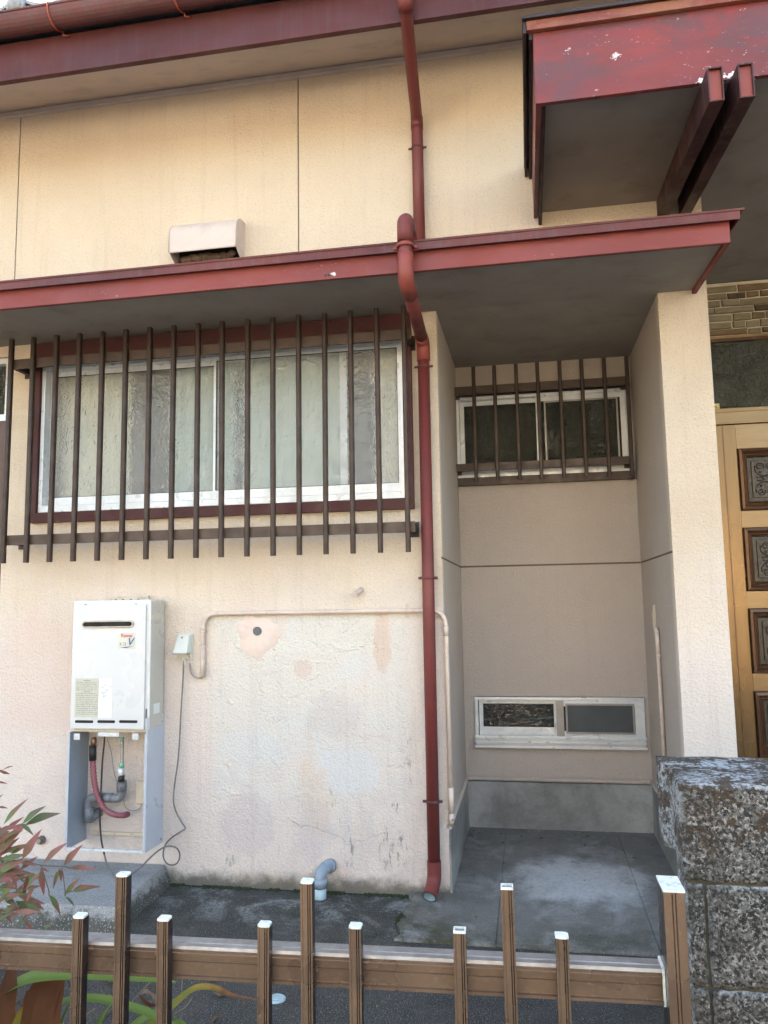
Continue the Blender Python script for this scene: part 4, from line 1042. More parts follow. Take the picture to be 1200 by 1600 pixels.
tag(m.build('smudged_print', PRINT_LT, o), kind='stuff')
p, q = atx(240, 1100, hx1), atx(249, 1113, hx1)
sd_ = MB().box(hx1+.0002, hx1+.001, min(p.y, q.y), max(p.y, q.y), q.z, p.z).build('side_sticker', STICKW, wh)
# underside tray and brackets
m = MB(); m.box(hx0+.012, hx1-.006, HY+.022, -.03, hz0-.006, hz0+.009); m.build('base_tray', BEIGE_BOX, wh, bevel=.002)
for px in (120.5, 212):
    q = at(px, 1151, HY+.012); m = MB(); m.box(q.x-.016, q.x+.014, HY+.010, HY+.016, q.z-.014, q.z+.014); m.tube([(q.x, HY+.0105, q.z-.002), (q.x, HY+.007, q.z-.002)], .004, 8); m.build('tab', WHITE, wh, bevel=.002)
q0 = at(153, 1147, HY+.01); q1 = at(186, 1150, HY+.01)
MB().box(q0.x, q1.x, HY+.008, HY+.02, q1.z-.003, q0.z+.008).build('tab', WHITE, wh, bevel=.002)
# top hanging bracket
q0 = at(173, 933, -.006); q1 = at(233, 942, -.006)
m = MB(); m.box(q0.x, q1.x, -.010, -.001, hz1-.02, q0.z+.002); m.box(q0.x, q1.x, -.016, -.0105, q0.z-.003, q0.z+.003); m.build('hanging_bracket', STEEL, wh, bevel=.001)
m = MB()
for i in range(4): m.tube([(q0.x+.03+i*.04, -.0105, q0.z-.016), (q0.x+.03+i*.04, -.0125, q0.z-.016)], .006, 10)
m.build('bolt', BLACK_EDGE, wh)

# ---- open pipe cabinet below
cbx = thing('pipe_cabinet', ((hx0+hx1)/2, -.09, .187), 'open pale sheet metal pipe cabinet with no front below the water heater', 'cabinet')
cz0 = .187; cz1 = hz0-.008; cxl, cxr = hx0-.002, hx1-.002
m = MB(); m.box(cxl, cxl+.002, HY+.004, -.001, cz0, cz1+.0); m.build('side_panel', CAB_IN, cbx)
m = MB(); m.box(cxl-.003, cxl-.0005, HY+.002, -.001, cz0, cz1); m.box(cxl-.003, cxl+.007, HY-.001, HY+.002, cz0, cz1); m.build('side_panel', CAB_OUT, cbx)
m = MB(); m.box(cxr-.004, cxr, HY, -.001, cz0, cz1+.07); m.box(cxr-.012, cxr-.0045, HY-.001, HY+.002, cz0, cz1); m.build('side_panel', CAB_OUT, cbx)
m = MB(); m.box(cxl+.008, cxr-.0125, HY-.001, HY+.012, cz0, cz0+.011); m.build('bottom_lip', ALU, cbx)
m = MB(); m.box(cxl+.03, cxr-.02, -.014, -.001, cz0+.026, cz0+.040); m.build('wall_rail', BEIGE_BOX, cbx)
m = MB()
for i in range(4): m.tube([(cxl+.07+i*.085, -.0142, cz0+.033), (cxl+.07+i*.085, -.017, cz0+.033)], .004, 8)
m.tube([(cxr+.0002, -.02, cz0+.02), (cxr+.003, -.02, cz0+.02)], .005, 8); m.tube([(cxr+.0002, -.03, cz1+.035), (cxr+.003, -.03, cz1+.035)], .005, 8)
m.build('screw', STEEL, cbx)
# plumbing in it
hs = thing('hose', at(145, 1200, -.08), 'faded pink corrugated hose curving out under the water heater', 'hose')
P = smooth_path(T2([(145, 1182), (146, 1205), (149, 1230), (156, 1252), (166, 1266), (180, 1273), (192, 1274), (200, 1272)], [-.09, -.09, -.09, -.095, -.10, -.10, -.085, -.04]), 14)
rr = [.0128+.0018*math.sin(i*2.1) for i in range(len(P))]
MB().tube(P, rr, 12).build('hose_tube', PINK, hs)
MB().tube(T2([(145, 1165), (145, 1188)], -.09), .0165, 14).build('rubber_sleeve', BLACK, hs)
MB().tube(T2([(147, 1152), (146.5, 1158), (146, 1167)], -.09), [.010, .014, .010], 12).build('brass_union', BRASS, hs)
gp_ = thing('gas_pipe', at(190, 1190, -.08), 'ribbed flexible metal gas pipe with a green valve under the water heater', 'pipe')
P = smooth_path(T2([(191, 1152), (191, 1175), (190.5, 1197)], -.085), 16)
MB().tube(P, [.0072+.0016*math.sin(i*2.0) for i in range(len(P))], 12).build('flexible_pipe', STEEL, gp_)
MB().tube(T2([(190, 1152), (190.5, 1157)], -.085), .0105, 8).build('nut', GREENV, gp_)
MB().tube(T2([(190, 1192), (190, 1199)], -.085), .0125, 8).build('nut', GREENV, gp_)
MB().tube(T2([(189, 1200), (189, 1213)], -.085), .0145, 10).build('valve_body', ALU, gp_)
MB().tube(T2([(189.5, 1211), (189.5, 1221)], -.085), .0150, 12).build('rubber_sleeve', BLACK, gp_)
gv = thing('pvc_pipe', at(160, 1250, -.06), 'grey plastic lagged pipe with two elbows inside the cabinet', 'pipe')
P = bend_path(T2([(190, 1222), (190, 1248), (138, 1246), (139, 1284)], -.06), .03, 6)
MB().tube(P, .0195, 18).build('pipe', PVC, gv)
m = MB(); m.tube(T2([(190, 1219), (190, 1236)], -.06), .0235, 18); m.tube(T2([(160, 1246), (176, 1247)], -.06), .0215, 18); m.tube(T2([(139, 1262), (139.5, 1284)], -.06), .0225, 18); m.tube([at(139.5, 1280, -.06), at(150, 1272, -.02), at(156, 1268, 0)], .0215, 16)
m.build('socket', PVC, gv)
jx = thing('junction_box', at(225, 1240, -.02), 'flat beige junction box on the wall at the right inside the cabinet', 'junction box')
p, q = at(213, 1221, -.02), at(234, 1256, -.02)
MB().box(p.x, min(q.x, cxr-.006), -.022, -.001, q.z, p.z).build('box_cover', BEIGE_BOX, jx, bevel=.003)
tc = thing('cable', at(200, 1262, -.02), 'thin wire drooping from the junction box inside the cabinet', 'cable')
MB().tube(smooth_path(T2([(222, 1256), (217, 1264), (206, 1267), (196, 1261), (193, 1250)], -.02), 5), .002, 6).build('cord', CORD_LT, tc)
MB().tube(smooth_path(T2([(168, 1155), (174, 1175), (178, 1205), (183, 1222), (188, 1238)], -.09), 5), .0022, 6).build('cord', PVC, tc)
# small tap hole at left
c = at(66, 1312, 0)
ws = thing('hose_tap', (c.x, 0, c.z), 'small corroded round fitting in the wall left of the cabinet', 'wall fitting')
m = MB(); m.tube([(c.x, -.0005, c.z), (c.x, -.014, c.z)], .020, 16); m.build('collar', paint('rust_brown_ring', (.16, .12, .10), (.08, .06, .05), .7), ws)
m = MB(); m.tube([(c.x, -.014, c.z), (c.x-.003, -.03, c.z-.002)], .011, 14); m.tube([(c.x-.003, -.03, c.z-.002), (c.x-.003, -.032, c.z-.002)], .006, 10); m.build('nozzle', STEEL, ws)

# ================================================================== CONCRETE PAD, DRAIN ELBOW, DRAIN CAP
p0 = atz(255, 1357, .085); p1 = atz(182, 1420, .085)
pd = MB(); 
pd.hexa([(-6, -.60, -.05), (p1.x+.03, -.58, -.05), (-1.66, -.001, -.05), (-6, -.001, -.05)], [(-6, -.54, .085), (p1.x-.004, p1.y+.01, .088), (-1.715, -.001, .088), (-6, -.001, .092)])
tag(pd.build('concrete_pad', CONC_PAD, bevel=.008), 'rough grey concrete step along the wall foot under the pipe cabinet', 'step')
de = thing('drain_elbow', (-.94, -.06, 0), 'glossy blue grey plastic drain elbow coming out of the wall foot', 'drain pipe')
t = at(516, 1352, 0); c0 = at(501, 1390, -.07)
P = bend_path([(t.x, .0, t.z), (t.x-.012, -.035, t.z+.002), (c0.x, -.075, t.z-.01), (c0.x, -.078, .055)], .045, 8)
MB().tube(P, .0265, 22).build('elbow', PVC_BLUE, de)
m = MB(); m.tube([(c0.x, -.078, .085), (c0.x, -.078, .045)], .0305, 22); m.tube([(t.x+.003, -.0005, t.z), (t.x-.004, -.018, t.z)], .0305, 22); m.build('socket', PVC_BLUE, de)
MB().tube([(c0.x, -.078, .05), (c0.x, -.078, -.02)], .0265, 20).build('pipe_end', PVC_PALE, de)
c = atz(432, 1562, .0)
m = MB(); 
for r_, h_ in ((.030, .004), (.026, .007), (.016, .009), (.007, .011)): m.tube([(c.x, c.y, .0), (c.x, c.y, h_)], r_, 28)
tag(m.build('ground_drain', PVC_PALE), 'round pale blue drain cap set in the dark ground near the fence', 'drain cap')

# ================================================================== BLOCK WALL
bwall = thing('block_wall', (.8, -1.7, 0), 'rough lichen covered concrete block wall end right of the fence', 'wall')
random.seed(3)
def block(x0, x1, y0, y1, z0, z1, name='block', amp=.0035, groove=False):
    bm = bmesh.new()
    nx, ny, nz = max(2, int((x1-x0)/.022)), max(2, int((y1-y0)/.03)), max(2, int((z1-z0)/.022))
    bmesh.ops.create_cube(bm, size=1)
    me = bpy.data.meshes.new(name)
    bmesh.ops.subdivide_edges(bm, edges=bm.edges[:], cuts=11, use_grid_fill=True)
    from mathutils import noise as N_
    for v in bm.verts:
        c_ = v.co.copy()
        w_ = Vector((x0+(c_.x+.5)*(x1-x0), y0+(c_.y+.5)*(y1-y0), z0+(c_.z+.5)*(z1-z0)))
        n_cnt = sum(abs(abs(k)-.5) < 1e-4 for k in c_)
        cen = Vector(((x0+x1)/2, (y0+y1)/2, (z0+z1)/2))
        if n_cnt >= 2:
            for ax in range(3):
                if abs(abs(c_[ax])-.5) < 1e-4: w_[ax] += (.0025 if c_[ax] < 0 else -.0025)
        if groove and c_.x < -.49 and abs(c_.y) < .22: w_.x += .014
        w_ += N_.noise_vector(w_*60)*amp*.8 + N_.noise_vector(w_*14)*amp*.7
        v.co = w_-ROOT[bwall.name]
    bm.to_mesh(me); bm.free(); me.materials.append(BLOCK)
    for p in me.polygons: p.use_smooth = True
    o = bpy.data.objects.new(name, me); COL.objects.link(o); o.parent = bwall; ROOT[o.name] = ROOT[bwall.name]; return o
BY = -1.85
xg = .287
block(xg, xg+.40, BY, BY+.315, .712, .902, groove=True)
block(xg+.41, xg+.80, BY, BY+.315, .712, .902); block(xg+.81, xg+1.20, BY, BY+.315, .712, .902)
for r_ in range(4):
    z1_ = .707-r_*.2; z0_ = z1_-.195
    if z0_ < -.15: break
    off = 0 if r_ % 2 == 0 else -.2
    block(xg+.003, xg+.038, BY-.001, BY+.10, z0_, z1_, amp=.0015)
    xx = xg+.043
    for k in range(4):
        w2 = .39 if not (k == 0 and r_ % 2) else .19
        block(xx, xx+w2, BY, BY+.10, z0_, z1_); xx += w2+.006
MB().box(xg+.010, xg+1.2, BY+.009, BY+.091, -.05, .716).build('mortar', MORTAR_DK, bwall)
MB().box(xg+.03, xg+1.18, BY+.012, BY+.28, .700, .885).build('mortar', MORTAR_DK, bwall)

# ================================================================== FENCE
fn = thing('fence', (-.4, -2.2, 0), 'low bronze aluminium fence with pales of two heights in front of the wall', 'fence')
FL = ROOT[fn.name]
zr = at(600, 1490, -2.2).z
fr = at(1036, 1515, -2.195); fb = at(1036, 1570, -2.195); flt = at(0, 1465, -2.235)
H_ = fr.z-fb.z; FZ = fr.z
ang = math.atan2(.040, 1.2); q0_x = at(1036.5, 1395, -2.225).x
def fy_(x): return -2.195 + (x-.205)*math.tan(ang)*1.0
x0f, x1f = -3.4, q0_x-.0045
def rail(zt, name):
    prof = [(0, zt-H_), (-.004, zt-H_+.001), (-.004, zt-H_+.006), (0, zt-H_+.007), (0, zt-H_*.47), (.0015, zt-H_*.45), (0, zt-H_*.43), (0, zt-H_*.26), (-.003, zt-H_*.24), (-.003, zt-H_*.19), (0, zt-H_*.17), (0, zt-.005), (.002, zt), (.014, zt), (.015, zt-.002), (.018, zt-.002), (.019, zt), (.040, zt), (.040, zt-H_)]
    m = MB(); k = len(prof)
    m.v = [(x0f, fy_(x0f)+p[0], p[1]) for p in prof]+[(x1f, fy_(x1f)+p[0], p[1]) for p in prof]
    for i in range(k):
        j = (i+1) % k; m.cur = 1 if 11 <= i <= 16 else 0; m.face([i, j, k+j, k+i])
    m.cur = 0; m.face(list(range(k))[::-1]); m.cur = 2; m.face([k+i for i in range(k)])
    return m.build(name, [FENCE, ALU_TOP, CAPW], fn)
rail(FZ, 'rail'); rail(FZ-.42, 'rail')
MB().box(x1f, x1f+.004, fy_(x1f)-.002, fy_(x1f)+.042, FZ-H_-.002, FZ+.004).build('rail_cap', CAPW, fn)
pw_, pdp = .0205, .020
def pale(h, capped):
    m = MB(); w2 = pw_/2
    prof = [(-w2, 0), (-w2+.003, 0), (-w2+.0035, .0008), (-w2+.0045, .0008), (-w2+.005, 0), (w2-.0082, 0), (w2-.0082, .003), (w2-.0064, .003), (w2-.0064, 0), (w2-.0046, 0), (w2-.0046, .003), (w2-.0028, .003), (w2-.0028, 0), (w2, 0), (w2, pdp), (-w2, pdp)]
    m.prism(prof, 0, h, 'z')
    n = len(prof)
    for fi_, f in enumerate(m.f):
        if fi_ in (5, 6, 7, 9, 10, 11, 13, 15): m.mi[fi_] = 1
    return m
tallz, shortz = at(785, 1385, -2.21).z, at(708, 1452, -2.21).z
zlow = .10
proto = {}
for nm, zt in (('tall', tallz), ('short', shortz)):
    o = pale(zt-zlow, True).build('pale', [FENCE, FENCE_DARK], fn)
    for v in o.data.vertices: v.co += FL
    c_ = MB(); w2 = pw_/2
    P_ = [(-w2-.0004, .002), (-w2+.005, -.0014), (w2-.004, -.0014), (w2+.0004, .001), (w2+.0004, pdp-.004), (w2-.004, pdp+.0004), (-w2-.0004, pdp+.0004)]
    c_.prism(P_, 0, .0035, 'z'); cp = c_.build('pale_cap', CAPW, fn)
    for v in cp.data.vertices: v.co += FL
    cp.parent = o; cp.location = (0, 0, zt-zlow)
    h_ = frame_boxes(MB(), -w2, w2, 0, pdp, 0, .004, .0025)   # open tube end: thin rim
    hv = MB(); hv.v = [(v[0], v[2], v[1]) for v in h_.v]; hv.f = h_.f; hv.sm = h_.sm; hv.mi = h_.mi
    hr = hv.build('pale_rim', CAPW, fn)
    for v in hr.data.vertices: v.co += FL
    proto[nm] = (o, cp, hr, zt)
pxs = [(113, 1428, 's', 1), (180, 1365, 't', 1), (248, 1432, 's', 1), (400, 1437, 's', 1), (471, 1373, 't', 1), (545, 1442, 's', 1), (708, 1452, 's', 0), (785, 1385, 't', 0), (865, 1460, 's', 1)]
def pale_x(a_, b_):
    x = at(a_, b_, -2.215).x
    for _ in range(4): x = at(a_, b_, fy_(x)-pdp-.0045).x
    return x
PX = [(pale_x(a_, b_)+pw_/2, t_, c_) for a_, b_, t_, c_ in pxs]
for k in (1, 2, 3, 4): PX += [(PX[i][0]-.354*k, PX[i][1], 1) for i in range(3)]
usedp = set()
for x, t_, capd in PX:
    o, cp, hr, zt = proto['tall' if t_ == 't' else 'short']
    loc = Vector((x, fy_(x)-pdp-.0045, zlow+random.uniform(-.002, .002)))-FL
    if t_ not in usedp: n1 = o; n1.location = loc; usedp.add(t_); c1 = cp; first = True
    else:
        n1 = clone(o, fn, loc); c1 = clone(cp, n1); first = False
    c1.parent = n1; c1.location = (0, 0, zt-zlow)
    n1.rotation_euler = (0, R(random.uniform(-.35, .35)), ang)
    if not capd:
        r1 = clone(hr, n1, (0, 0, zt-zlow+.0002)); c1.data = MB().box(-.001, .001, .001, .002, -.0, .0005).build('x', SLOT).data if False else c1.data
        bpy.data.objects.remove(c1)
        d_ = MB().box(-pw_/2+.0026, pw_/2-.0026, .0026, pdp-.0026, 0, .0008).build('pale_bore', PVC, None); d_.parent = n1; d_.location = (0, 0, zt-zlow+.0004)
bpy.data.objects.remove(proto['tall'][2]); bpy.data.objects.remove(proto['short'][2])
# end post
q0 = at(1036.5, 1395, -2.225); pz = at(1050, 1395, -2.225).z
m = MB(); a_, b_ = q0.x, q0.x+.0325; yb = -2.225; ww = b_-a_
prof = [(a_, yb), (a_+.012, yb), (a_+.013, yb+.002), (a_+.014, yb), (a_+.017, yb), (a_+.018, yb+.002), (a_+.019, yb), (b_, yb), (b_, yb+.068), (a_, yb+.068), (a_, yb+.035), (a_+.0015, yb+.033), (a_, yb+.031)]
m.prism(prof, 0, pz, 'z')
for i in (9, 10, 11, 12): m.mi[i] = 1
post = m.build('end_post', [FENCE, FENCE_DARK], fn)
MB().box(a_-.001, b_+.001, yb-.001, yb+.069, pz+.0002, pz+.004).build('post_cap', CAPW, post, bevel=.001)
for xx in (-1.9, -3.3):
    MB().box(xx, xx+.04, fy_(xx)+.042, fy_(xx)+.082, 0, FZ-.02).build('post', FENCE, fn, bevel=.002)

# ================================================================== ACROSS THE STREET (mirrored in the panes)
nh = thing('house', (-1, -14, 0), 'cream house across the street, mirrored in the window panes', 'house')
m = MB(); m.box(-7, 5.5, -18, -12.5, 0, 3.1); m.box(-5.5, 4, -17.5, -13.0, 3.1, 5.6); m.build('wall', CREAM_WALL, nh)
m = MB(); m.hexa([(-7.6, -18.5, 3.1), (6.1, -18.5, 3.1), (6.1, -11.9, 3.1), (-7.6, -11.9, 3.1)], [(-5.6, -17, 3.75), (4.2, -17, 3.75), (4.2, -13.1, 3.75), (-5.6, -13.1, 3.75)])
m.hexa([(-6.2, -18, 5.6), (4.7, -18, 5.6), (4.7, -12.4, 5.6), (-6.2, -12.4, 5.6)], [(-4, -15.4, 6.9), (2.5, -15.4, 6.9), (2.5, -15.1, 6.9), (-4, -15.1, 6.9)]); m.build('roof', ROOFT2, nh)
for wx, wz in ((-5.2, 1.1), (-2.2, 1.1), (2.2, 1.1), (-4.2, 3.9), (-.8, 3.9), (2.0, 3.9)):
    yw = -12.5 if wz < 2 else -13.0
    f_ = frame_boxes(MB(), wx, wx+1.6, wz, wz+1.1, yw, yw+.06, .06).build('window', ALU, nh)
    MB().box(wx+.05, wx+1.55, yw+.005, yw+.02, wz+.05, wz+1.05).build('pane', SLOT, nh)
for x0, x1 in ((-16, -7.6), (6.4, 15)):
    gw = MB().box(x0, x1, -10.4, -10.2, 0, 1.6).build('garden_wall', CREAM_WALL)
    tag(gw, 'low cream garden wall across the street, '+('left' if x0 < 0 else 'right')+' of the mirrored house', 'wall')

# ================================================================== PLANTS
def leaf_mesh(name, L, W, mat, curl=.12, fold=.25, n=8, peak=.42):
    me = bpy.data.meshes.new(name); V = []; F = []; A = []
    for i in range(n+1):
        t = i/n; wv = W*.5*(math.sin(math.pi*min(1, t/(2*peak)) if t < peak else 0) if t < peak else (1-(t-peak)/(1-peak))**.85*1.0)
        if i == 0: wv = W*.03
        zc = -curl*L*t*t
        V += [(L*t, -wv, zc+fold*wv), (L*t, 0, zc), (L*t, wv, zc+fold*wv)]; A += [t]*3
    for i in range(n):
        for j in (0, 1): F.append((3*i+j, 3*i+3+j, 3*i+4+j, 3*i+1+j))
    me.from_pydata(V, [], F)
    at_ = me.attributes.new('along', 'FLOAT', 'POINT')
    for i, a_ in enumerate(A): at_.data[i].value = a_
    me.materials.append(mat)
    for p in me.polygons: p.use_smooth = True
    return me
def place_leaf(me, base, tip, L0, parent, twist=0.0, name='leaf'):
    base, tip = Vector(base), Vector(tip); d = tip-base; L = d.length; x = d.normalized()
    toc = (CAM-base).normalized(); zax = (toc*.75+Vector((0, 0, .65))); zax = (zax - x*zax.dot(x)).normalized()
    if twist: zax = Matrix.Rotation(twist, 3, x) @ zax
    y = zax.cross(x); M = Matrix((x, y, zax)).transposed().to_4x4(); M = M @ Matrix.Diagonal((L/L0, L/L0, L/L0, 1)); M.translation = base
    o = bpy.data.objects.new(name, me); COL.objects.link(o); o.parent = parent
    o.matrix_local = Matrix.Translation(-ROOT[parent.name]) @ M
    ROOT[o.name] = ROOT[parent.name]
    return o
LM = [leaf_mesh('leaf', .1, .028, LEAF[i % 4], curl=(.10, .2, .05, .16)[i % 4], fold=(.3, .2, .35, .25)[i % 4]) for i in range(4)]
LM2 = [leaf_mesh('leaf', .1, .022, LEAF[i % 4], curl=.14, fold=.3) for i in range(4)]
nd = thing('nandina_shrub', (-1.75, -1.35, 0), 'heavenly bamboo shrub with red and green lance leaves at the left edge', 'shrub')
Yn = -1.25
# leaves read off the photograph: base px, tip px, kind
LL = [(6, 1288, 38, 1246, 1), (35, 1287, 70, 1258, 2), (42, 1286, 93, 1269, 2), (33, 1287, 53, 1303, 2), (-14, 1340, 36, 1285, 3), (-10, 1302, 34, 1287, 0), (8, 1307, 36, 1296, 1),
      (-8, 1335, 30, 1322, 0), (35, 1342, 60, 1297, 3), (-12, 1352, 18, 1332, 0), (68, 1349, 101, 1313, 3), (100, 1351, 125, 1320, 3), (108, 1356, 149, 1355, 3), (-4, 1366, 34, 1338, 1), (30, 1345, 55, 1350, 3),
      (64, 1358, 68, 1402, 0), (40, 1390, 60, 1358, 1), (62, 1358, 76, 1360, 0), (96, 1357, 76, 1392, 1), (93, 1358, 97, 1378, 0), (102, 1398, 120, 1372, 1), (112, 1393, 154, 1381, 1), (115, 1390, 138, 1381, 0), (76, 1398, 101, 1429, 1), (102, 1401, 120, 1416, 2),
      (-6, 1410, 26, 1392, 3), (15, 1427, 38, 1405, 3), (24, 1425, 61, 1423, 3), (38, 1408, 60, 1420, 0), (28, 1443, 52, 1425, 2), (12, 1428, 20, 1446, 3), (-10, 1380, 26, 1369, 0), (18, 1370, 30, 1392, 3), (26, 1368, 42, 1370, 3),
      (-6, 1392, 22, 1384, 1), (40, 1412, 70, 1432, 2), (-4, 1440, 24, 1420, 2), (36, 1440, 44, 1425, 0), (70, 1452, 82, 1441, 2), (-8, 1206, 8, 1204, 0), (0, 1206, 17, 1209, 0), (3, 1204, 20, 1195, 0), (-6, 1222, 11, 1223, 0), (-4, 1250, 3, 1240, 1), (-6, 1262, 12, 1261, 0), (-10, 1320, 15, 1315, 0), (-6, 1335, 8, 1347, 0),
      (55, 1385, 34, 1412, 3), (30, 1395, 52, 1404, 1), (-5, 1362, 40, 1356, 1), (6, 1402, 30, 1418, 2), (44, 1368, 40, 1388, 0)]
random.seed(9)
ends = []
for i, (a_, b_, c_, d_, kd) in enumerate(LL):
    yy = Yn+random.uniform(-.10, .12)
    B_ = at(a_, b_, yy); T_ = at(c_, d_, yy+random.uniform(-.02, .03))
    place_leaf((LM if i % 3 else LM2)[kd], B_, T_, .1, nd, random.uniform(-.35, .35)); ends.append(B_)
for i in range(96):   # crowd of overlapping leaflets inside the frame
    px_l, py_l = random.uniform(-45, 42), random.uniform(1295, 1440)
    if px_l > 20 and py_l < 1330: continue
    B_ = at(px_l, py_l, Yn+random.uniform(.0, .30)); a2_ = random.uniform(-.9, 1.4)
    T_ = B_+Vector((math.cos(a2_)*.085, random.uniform(-.03, .03), math.sin(a2_)*.06))*random.uniform(.8, 1.15)
    place_leaf((LM if i % 2 else LM2)[random.randrange(4)], B_, T_, .1, nd, random.uniform(-.7, .7))
for i in range(90):   # the rest of the shrub, mostly beyond the left edge
    B_ = Vector((random.gauss(-2.12, .22), random.uniform(-1.62, -1.0), random.uniform(.25, .86)))
    if B_.x > -1.50-(.86-B_.z)*.0-.33: continue
    a2_ = random.uniform(0, 6.28); T_ = B_+Vector((math.cos(a2_)*.075, math.sin(a2_)*.05, random.uniform(-.035, .04)))
    place_leaf(LM[random.randrange(4)], B_, T_, .1, nd, random.uniform(-.6, .6)); ends.append(B_)
sm = MB()
stalks = [((-2.02, -1.35, 0), (-2.0, -1.3, .55), (-1.98, -1.27, .82)), ((-1.90, -1.3, 0), (-1.86, -1.28, .3), (-1.80, -1.25, .52)), ((-2.2, -1.4, 0), (-2.22, -1.35, .5), (-2.15, -1.3, .95))]
for st_ in stalks: sm.tube(smooth_path(st_, 6), [.008]*7+[.005]*6, 7)
for (pts) in ([(0, 1350), (35, 1345), (64, 1352), (100, 1354), (108, 1356)], [(0, 1300), (18, 1292), (35, 1287)], [(20, 1345), (33, 1343), (36, 1340)], [(64, 1352), (76, 1390), (76, 1398)], [(97, 1357), (101, 1385), (102, 1400)], [(0, 1375), (26, 1368), (40, 1366)], [(0, 1420), (15, 1427), (30, 1424), (40, 1410)], [(101, 1392), (112, 1393)], [(-10, 1210), (0, 1206), (4, 1203)], [(0, 1385), (40, 1390), (60, 1385)]):
    sm.tube(smooth_path(T2(pts, Yn+.02), 4), .0016, 5)
sm.build('stem', STEM, nd)

# strap leaved plants behind and below the rail
def blade(name, pts, ws, mat, parent, fold=.25, per=6):
    P = smooth_path(pts, per); n = len(P); me = bpy.data.meshes.new(name); V = []; F = []; A = []
    for i, p in enumerate(P):
        t = i/(n-1); k = t*(len(ws)-1); j = min(int(k), len(ws)-2); w_ = ws[j]+(ws[j+1]-ws[j])*(k-j)
        tg = (P[min(i+1, n-1)]-P[max(i-1, 0)]).normalized(); tc = (CAM-p).normalized()*.6+Vector((0, 0, .8))
        sd2 = tg.cross(tc).normalized(); up_ = sd2.cross(tg).normalized()
        for u in (-1, -.5, 0, .5, 1): V.append(tuple(p+sd2*w_*.5*u+up_*fold*w_*.5*abs(u)-ROOT[parent.name])); A.append(t)
    for i in range(n-1):
        for j in range(4): F.append((5*i+j, 5*i+5+j, 5*i+6+j, 5*i+1+j))
    me.from_pydata(V, [], F); at_ = me.attributes.new('along', 'FLOAT', 'POINT')
    for i, a_ in enumerate(A): at_.data[i].value = a_
    me.materials.append(mat)
    for p in me.polygons: p.use_smooth = True
    o = bpy.data.objects.new(name, me); COL.objects.link(o); o.parent = parent; ROOT[o.name] = ROOT[parent.name]; return o
Yb = -1.75
sp1 = thing('strap_leaf_plant', (-1.35, Yb, 0), 'clump of long green strap leaves with dead brown ones below the rail', 'plant')
G0 = Vector((-1.32, -1.72, .0))
def up3(px, py, Y): return at(px, py, Y)
blade('leaf', [up3(-60, 1640, -1.72), up3(-20, 1575, -1.74), up3(25, 1540, -1.77), up3(75, 1525, -1.8), up3(150, 1524, -1.83), up3(225, 1528, -1.85), up3(275, 1535, -1.86)], [.045, .048, .050, .042, .034, .026, .004], BLADE_G, sp1)
blade('leaf', [up3(35, 1640, -1.70), up3(60, 1590, -1.7), up3(100, 1566, -1.72), up3(150, 1561, -1.74), up3(205, 1574, -1.76), up3(250, 1592, -1.78), up3(300, 1625, -1.8)], [.02, .024, .024, .024, .022, .02, .012], BLADE_G, sp1)
blade('leaf', [up3(60, 1640, -1.66), up3(80, 1580, -1.66), up3(101, 1546, -1.66)], [.016, .018, .002], LEAF[2], sp1)
blade('leaf', [up3(80, 1640, -1.68), up3(95, 1600, -1.69), up3(112, 1562, -1.70)], [.012, .014, .002], BLADE_G, sp1)
blade('leaf', [up3(130, 1650, -1.70), up3(160, 1590, -1.69), up3(178, 1565, -1.70)], [.012, .014, .003], BLADE_G, sp1)
blade('leaf', [up3(100, 1640, -1.63), up3(118, 1600, -1.63), up3(150, 1575, -1.63)], [.012, .012, .003], LEAF[2], sp1)
for (pts, ws, mt) in (([(12, 1650), (8, 1590), (14, 1545), (18, 1512)], [.05, .045, .04, .02], BLADE_D), ([(60, 1650), (68, 1590), (78, 1545), (82, 1508)], [.04, .05, .05, .03], BLADE_D), ([(40, 1650), (48, 1600), (58, 1555), (75, 1522)], [.03, .045, .045, .03], BLADE_D),
                      ([(20, 1660), (30, 1610), (42, 1575), (42, 1548)], [.035, .04, .03, .004], BLADE_Y), ([(50, 1660), (52, 1620), (50, 1585), (44, 1550)], [.03, .03, .02, .004], BLADE_Y), ([(70, 1660), (64, 1610), (60, 1570)], [.025, .02, .004], BLADE_Y), ([(0, 1660), (12, 1620), (28, 1580)], [.025, .02, .006], BLADE_S),
                      ([(90, 1660), (84, 1600), (92, 1550), (98, 1520)], [.03, .03, .026, .01], BLADE_D)):
    o = blade('leaf', [up3(a_, b_, -1.80+.01*i) for i, (a_, b_) in enumerate(pts)], ws, mt, sp1, .35)
sp2 = thing('strap_leaf_plant', (-.95, -1.70, 0), 'arching strap leaf turning from green through yellow to dry brown at its tip', 'plant')
blade('leaf', [up3(200, 1650, -1.74), up3(240, 1598, -1.74), up3(275, 1568, -1.75), up3(305, 1545, -1.76), up3(335, 1544, -1.77), up3(365, 1556, -1.77), up3(400, 1562, -1.78)], [.03, .03, .028, .02, .015, .010, .004], BLADE_Y, sp2)
blade('leaf', [up3(180, 1640, -1.70), up3(215, 1600, -1.70), up3(255, 1578, -1.71), ], [.03, .028, .02], BLADE_G, sp2)
blade('leaf', [up3(240, 1650, -1.72), up3(275, 1600, -1.72), up3(300, 1620, -1.72)], [.02, .022, .01], BLADE_G, sp2)
sp3 = thing('dry_leaf', up3(235, 1560, -1.5), 'curled dry brown and white leaf lying behind the fence pales', 'dead leaf')
blade('curl', [up3(219, 1555, -1.5), up3(228, 1549, -1.5), up3(240, 1558, -1.48), up3(248, 1570, -1.5)], [.004, .014, .014, .004], BLADE_S, sp3)
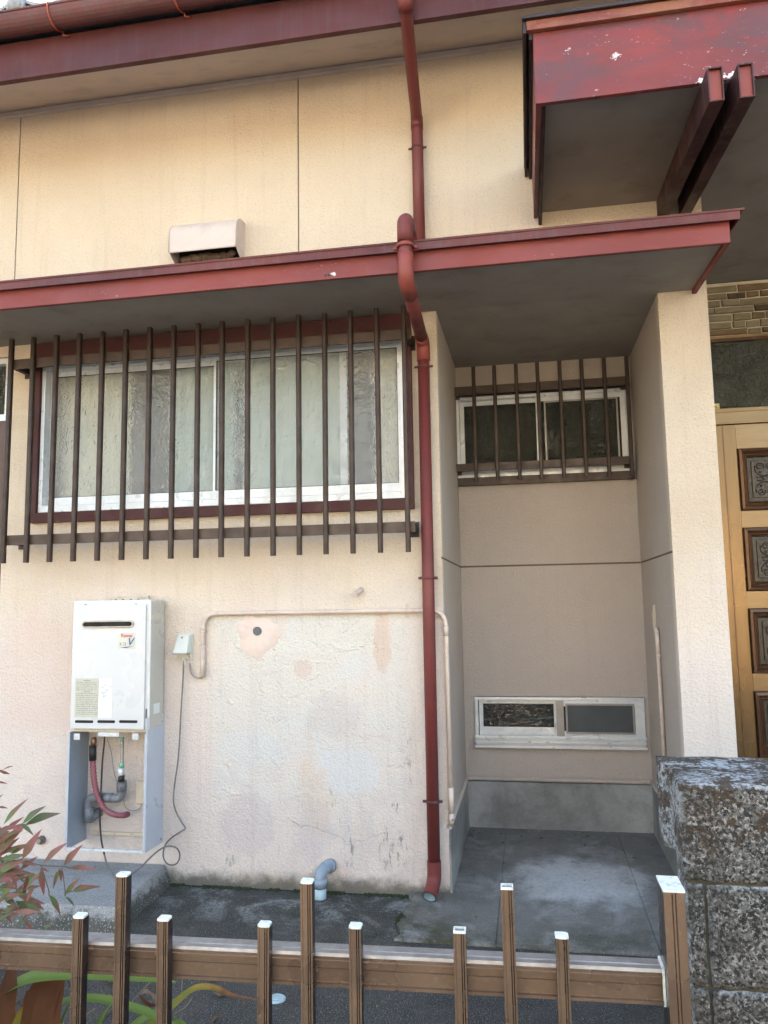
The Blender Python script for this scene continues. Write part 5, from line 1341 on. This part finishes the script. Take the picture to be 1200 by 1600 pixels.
blade('curl', [up3(219, 1555, -1.49), up3(226, 1566, -1.49), up3(238, 1572, -1.48), up3(249, 1571, -1.5)], [.004, .012, .012, .004], BLADE_D, sp3)
tw = MB(); tw.tube(smooth_path(T2([(204, 1568), (218, 1552), (234, 1535)], -1.5), 4), .0016, 5); tw.tube(T2([(285, 1528), (283, 1558)], -1.5), .0012, 5)
tw.tube(T2([(270, 1586), (290, 1574), (300, 1560)], -1.6), .0018, 5); tw.build('twig', BLADE_S, sp3)
# nothing anyone would count: moss crumbs at the wall foot, grit
random.seed(13); mo = MB()
def crumb(m, x, y, z, r):
    k = len(m.v)
    for dx, dy, dz in ((1, 0, 0), (-1, 0, 0), (0, 1, 0), (0, -1, 0), (0, 0, 1)): m.v.append((x+dx*r*random.uniform(.6, 1.3), y+dy*r*random.uniform(.6, 1.3), z+dz*r*random.uniform(.5, 1.1)))
    for f in ((0, 2, 4), (2, 1, 4), (1, 3, 4), (3, 0, 4)): m.face([k+i for i in f])
for i in range(2600):
    t = random.random()
    x = -1.70+t*1.32; d_ = abs(random.gauss(0, .010)); crumb(mo, x, -.003-d_, 0, random.uniform(.003, .010)*(1 if math.sin(x*17)+math.sin(x*41) > -.4 else .35))
for i in range(900):
    t = random.random(); x = -.555+.02*math.sin(t*9)+random.gauss(0, .004); crumb(mo, x, -.02-t*.45, .0, random.uniform(.002, .0055))
tag(mo.build('moss', MOSS), 'dark moss growing along the foot of the wall', 'moss', kind='stuff')
gr = MB()
for i in range(5200):
    x = random.uniform(-1.75, .45); y = random.uniform(-2.1, -.05)
    if x > -.56 and y > -.48: continue
    if random.random() < .35 and y > -1: continue
    crumb(gr, x, y, 0, random.choice((.0012, .0016, .002, .003)))
tag(gr.build('grit', paint('pale_grit', (.22, .22, .21), (.08, .08, .08), .9, sc=40)), 'loose pale grit scattered over the dark ground', 'grit', kind='stuff')
lt_ = MB()
for i in range(60):
    x = random.uniform(-.36, .6); y = random.choice((random.uniform(.7, .94), random.uniform(-.4, .9))); a_ = random.uniform(0, 6.28); L_ = random.uniform(.004, .011); dx, dy = math.cos(a_)*L_, math.sin(a_)*L_
    z_ = zt_ap(y)+.002; k = len(lt_.v); lt_.v += [(x-dx, y-dy, z_), (x-dy*.4, y+dx*.4, z_+.003), (x+dx, y+dy, z_), (x+dy*.4, y-dx*.4, z_+.003)]; lt_.face([k, k+1, k+2, k+3])
for i in range(260):
    x = random.uniform(-2.3, -.9); y = random.uniform(-1.9, -.8); a_ = random.uniform(0, 6.28); L_ = random.uniform(.008, .03); dx, dy = math.cos(a_)*L_, math.sin(a_)*L_
    k = len(lt_.v); lt_.v += [(x-dx, y-dy, .003), (x-dy*.3, y+dx*.3, .008), (x+dx, y+dy, .004), (x+dy*.3, y-dx*.3, .009)]; lt_.face([k, k+1, k+2, k+3])
tag(lt_.build('leaf_litter', paint('brown_litter', (.14, .09, .05), (.07, .05, .03), .9, sc=30), recalc=False), 'small dead leaves scattered under the plants and over the apron', 'leaf litter', kind='stuff')
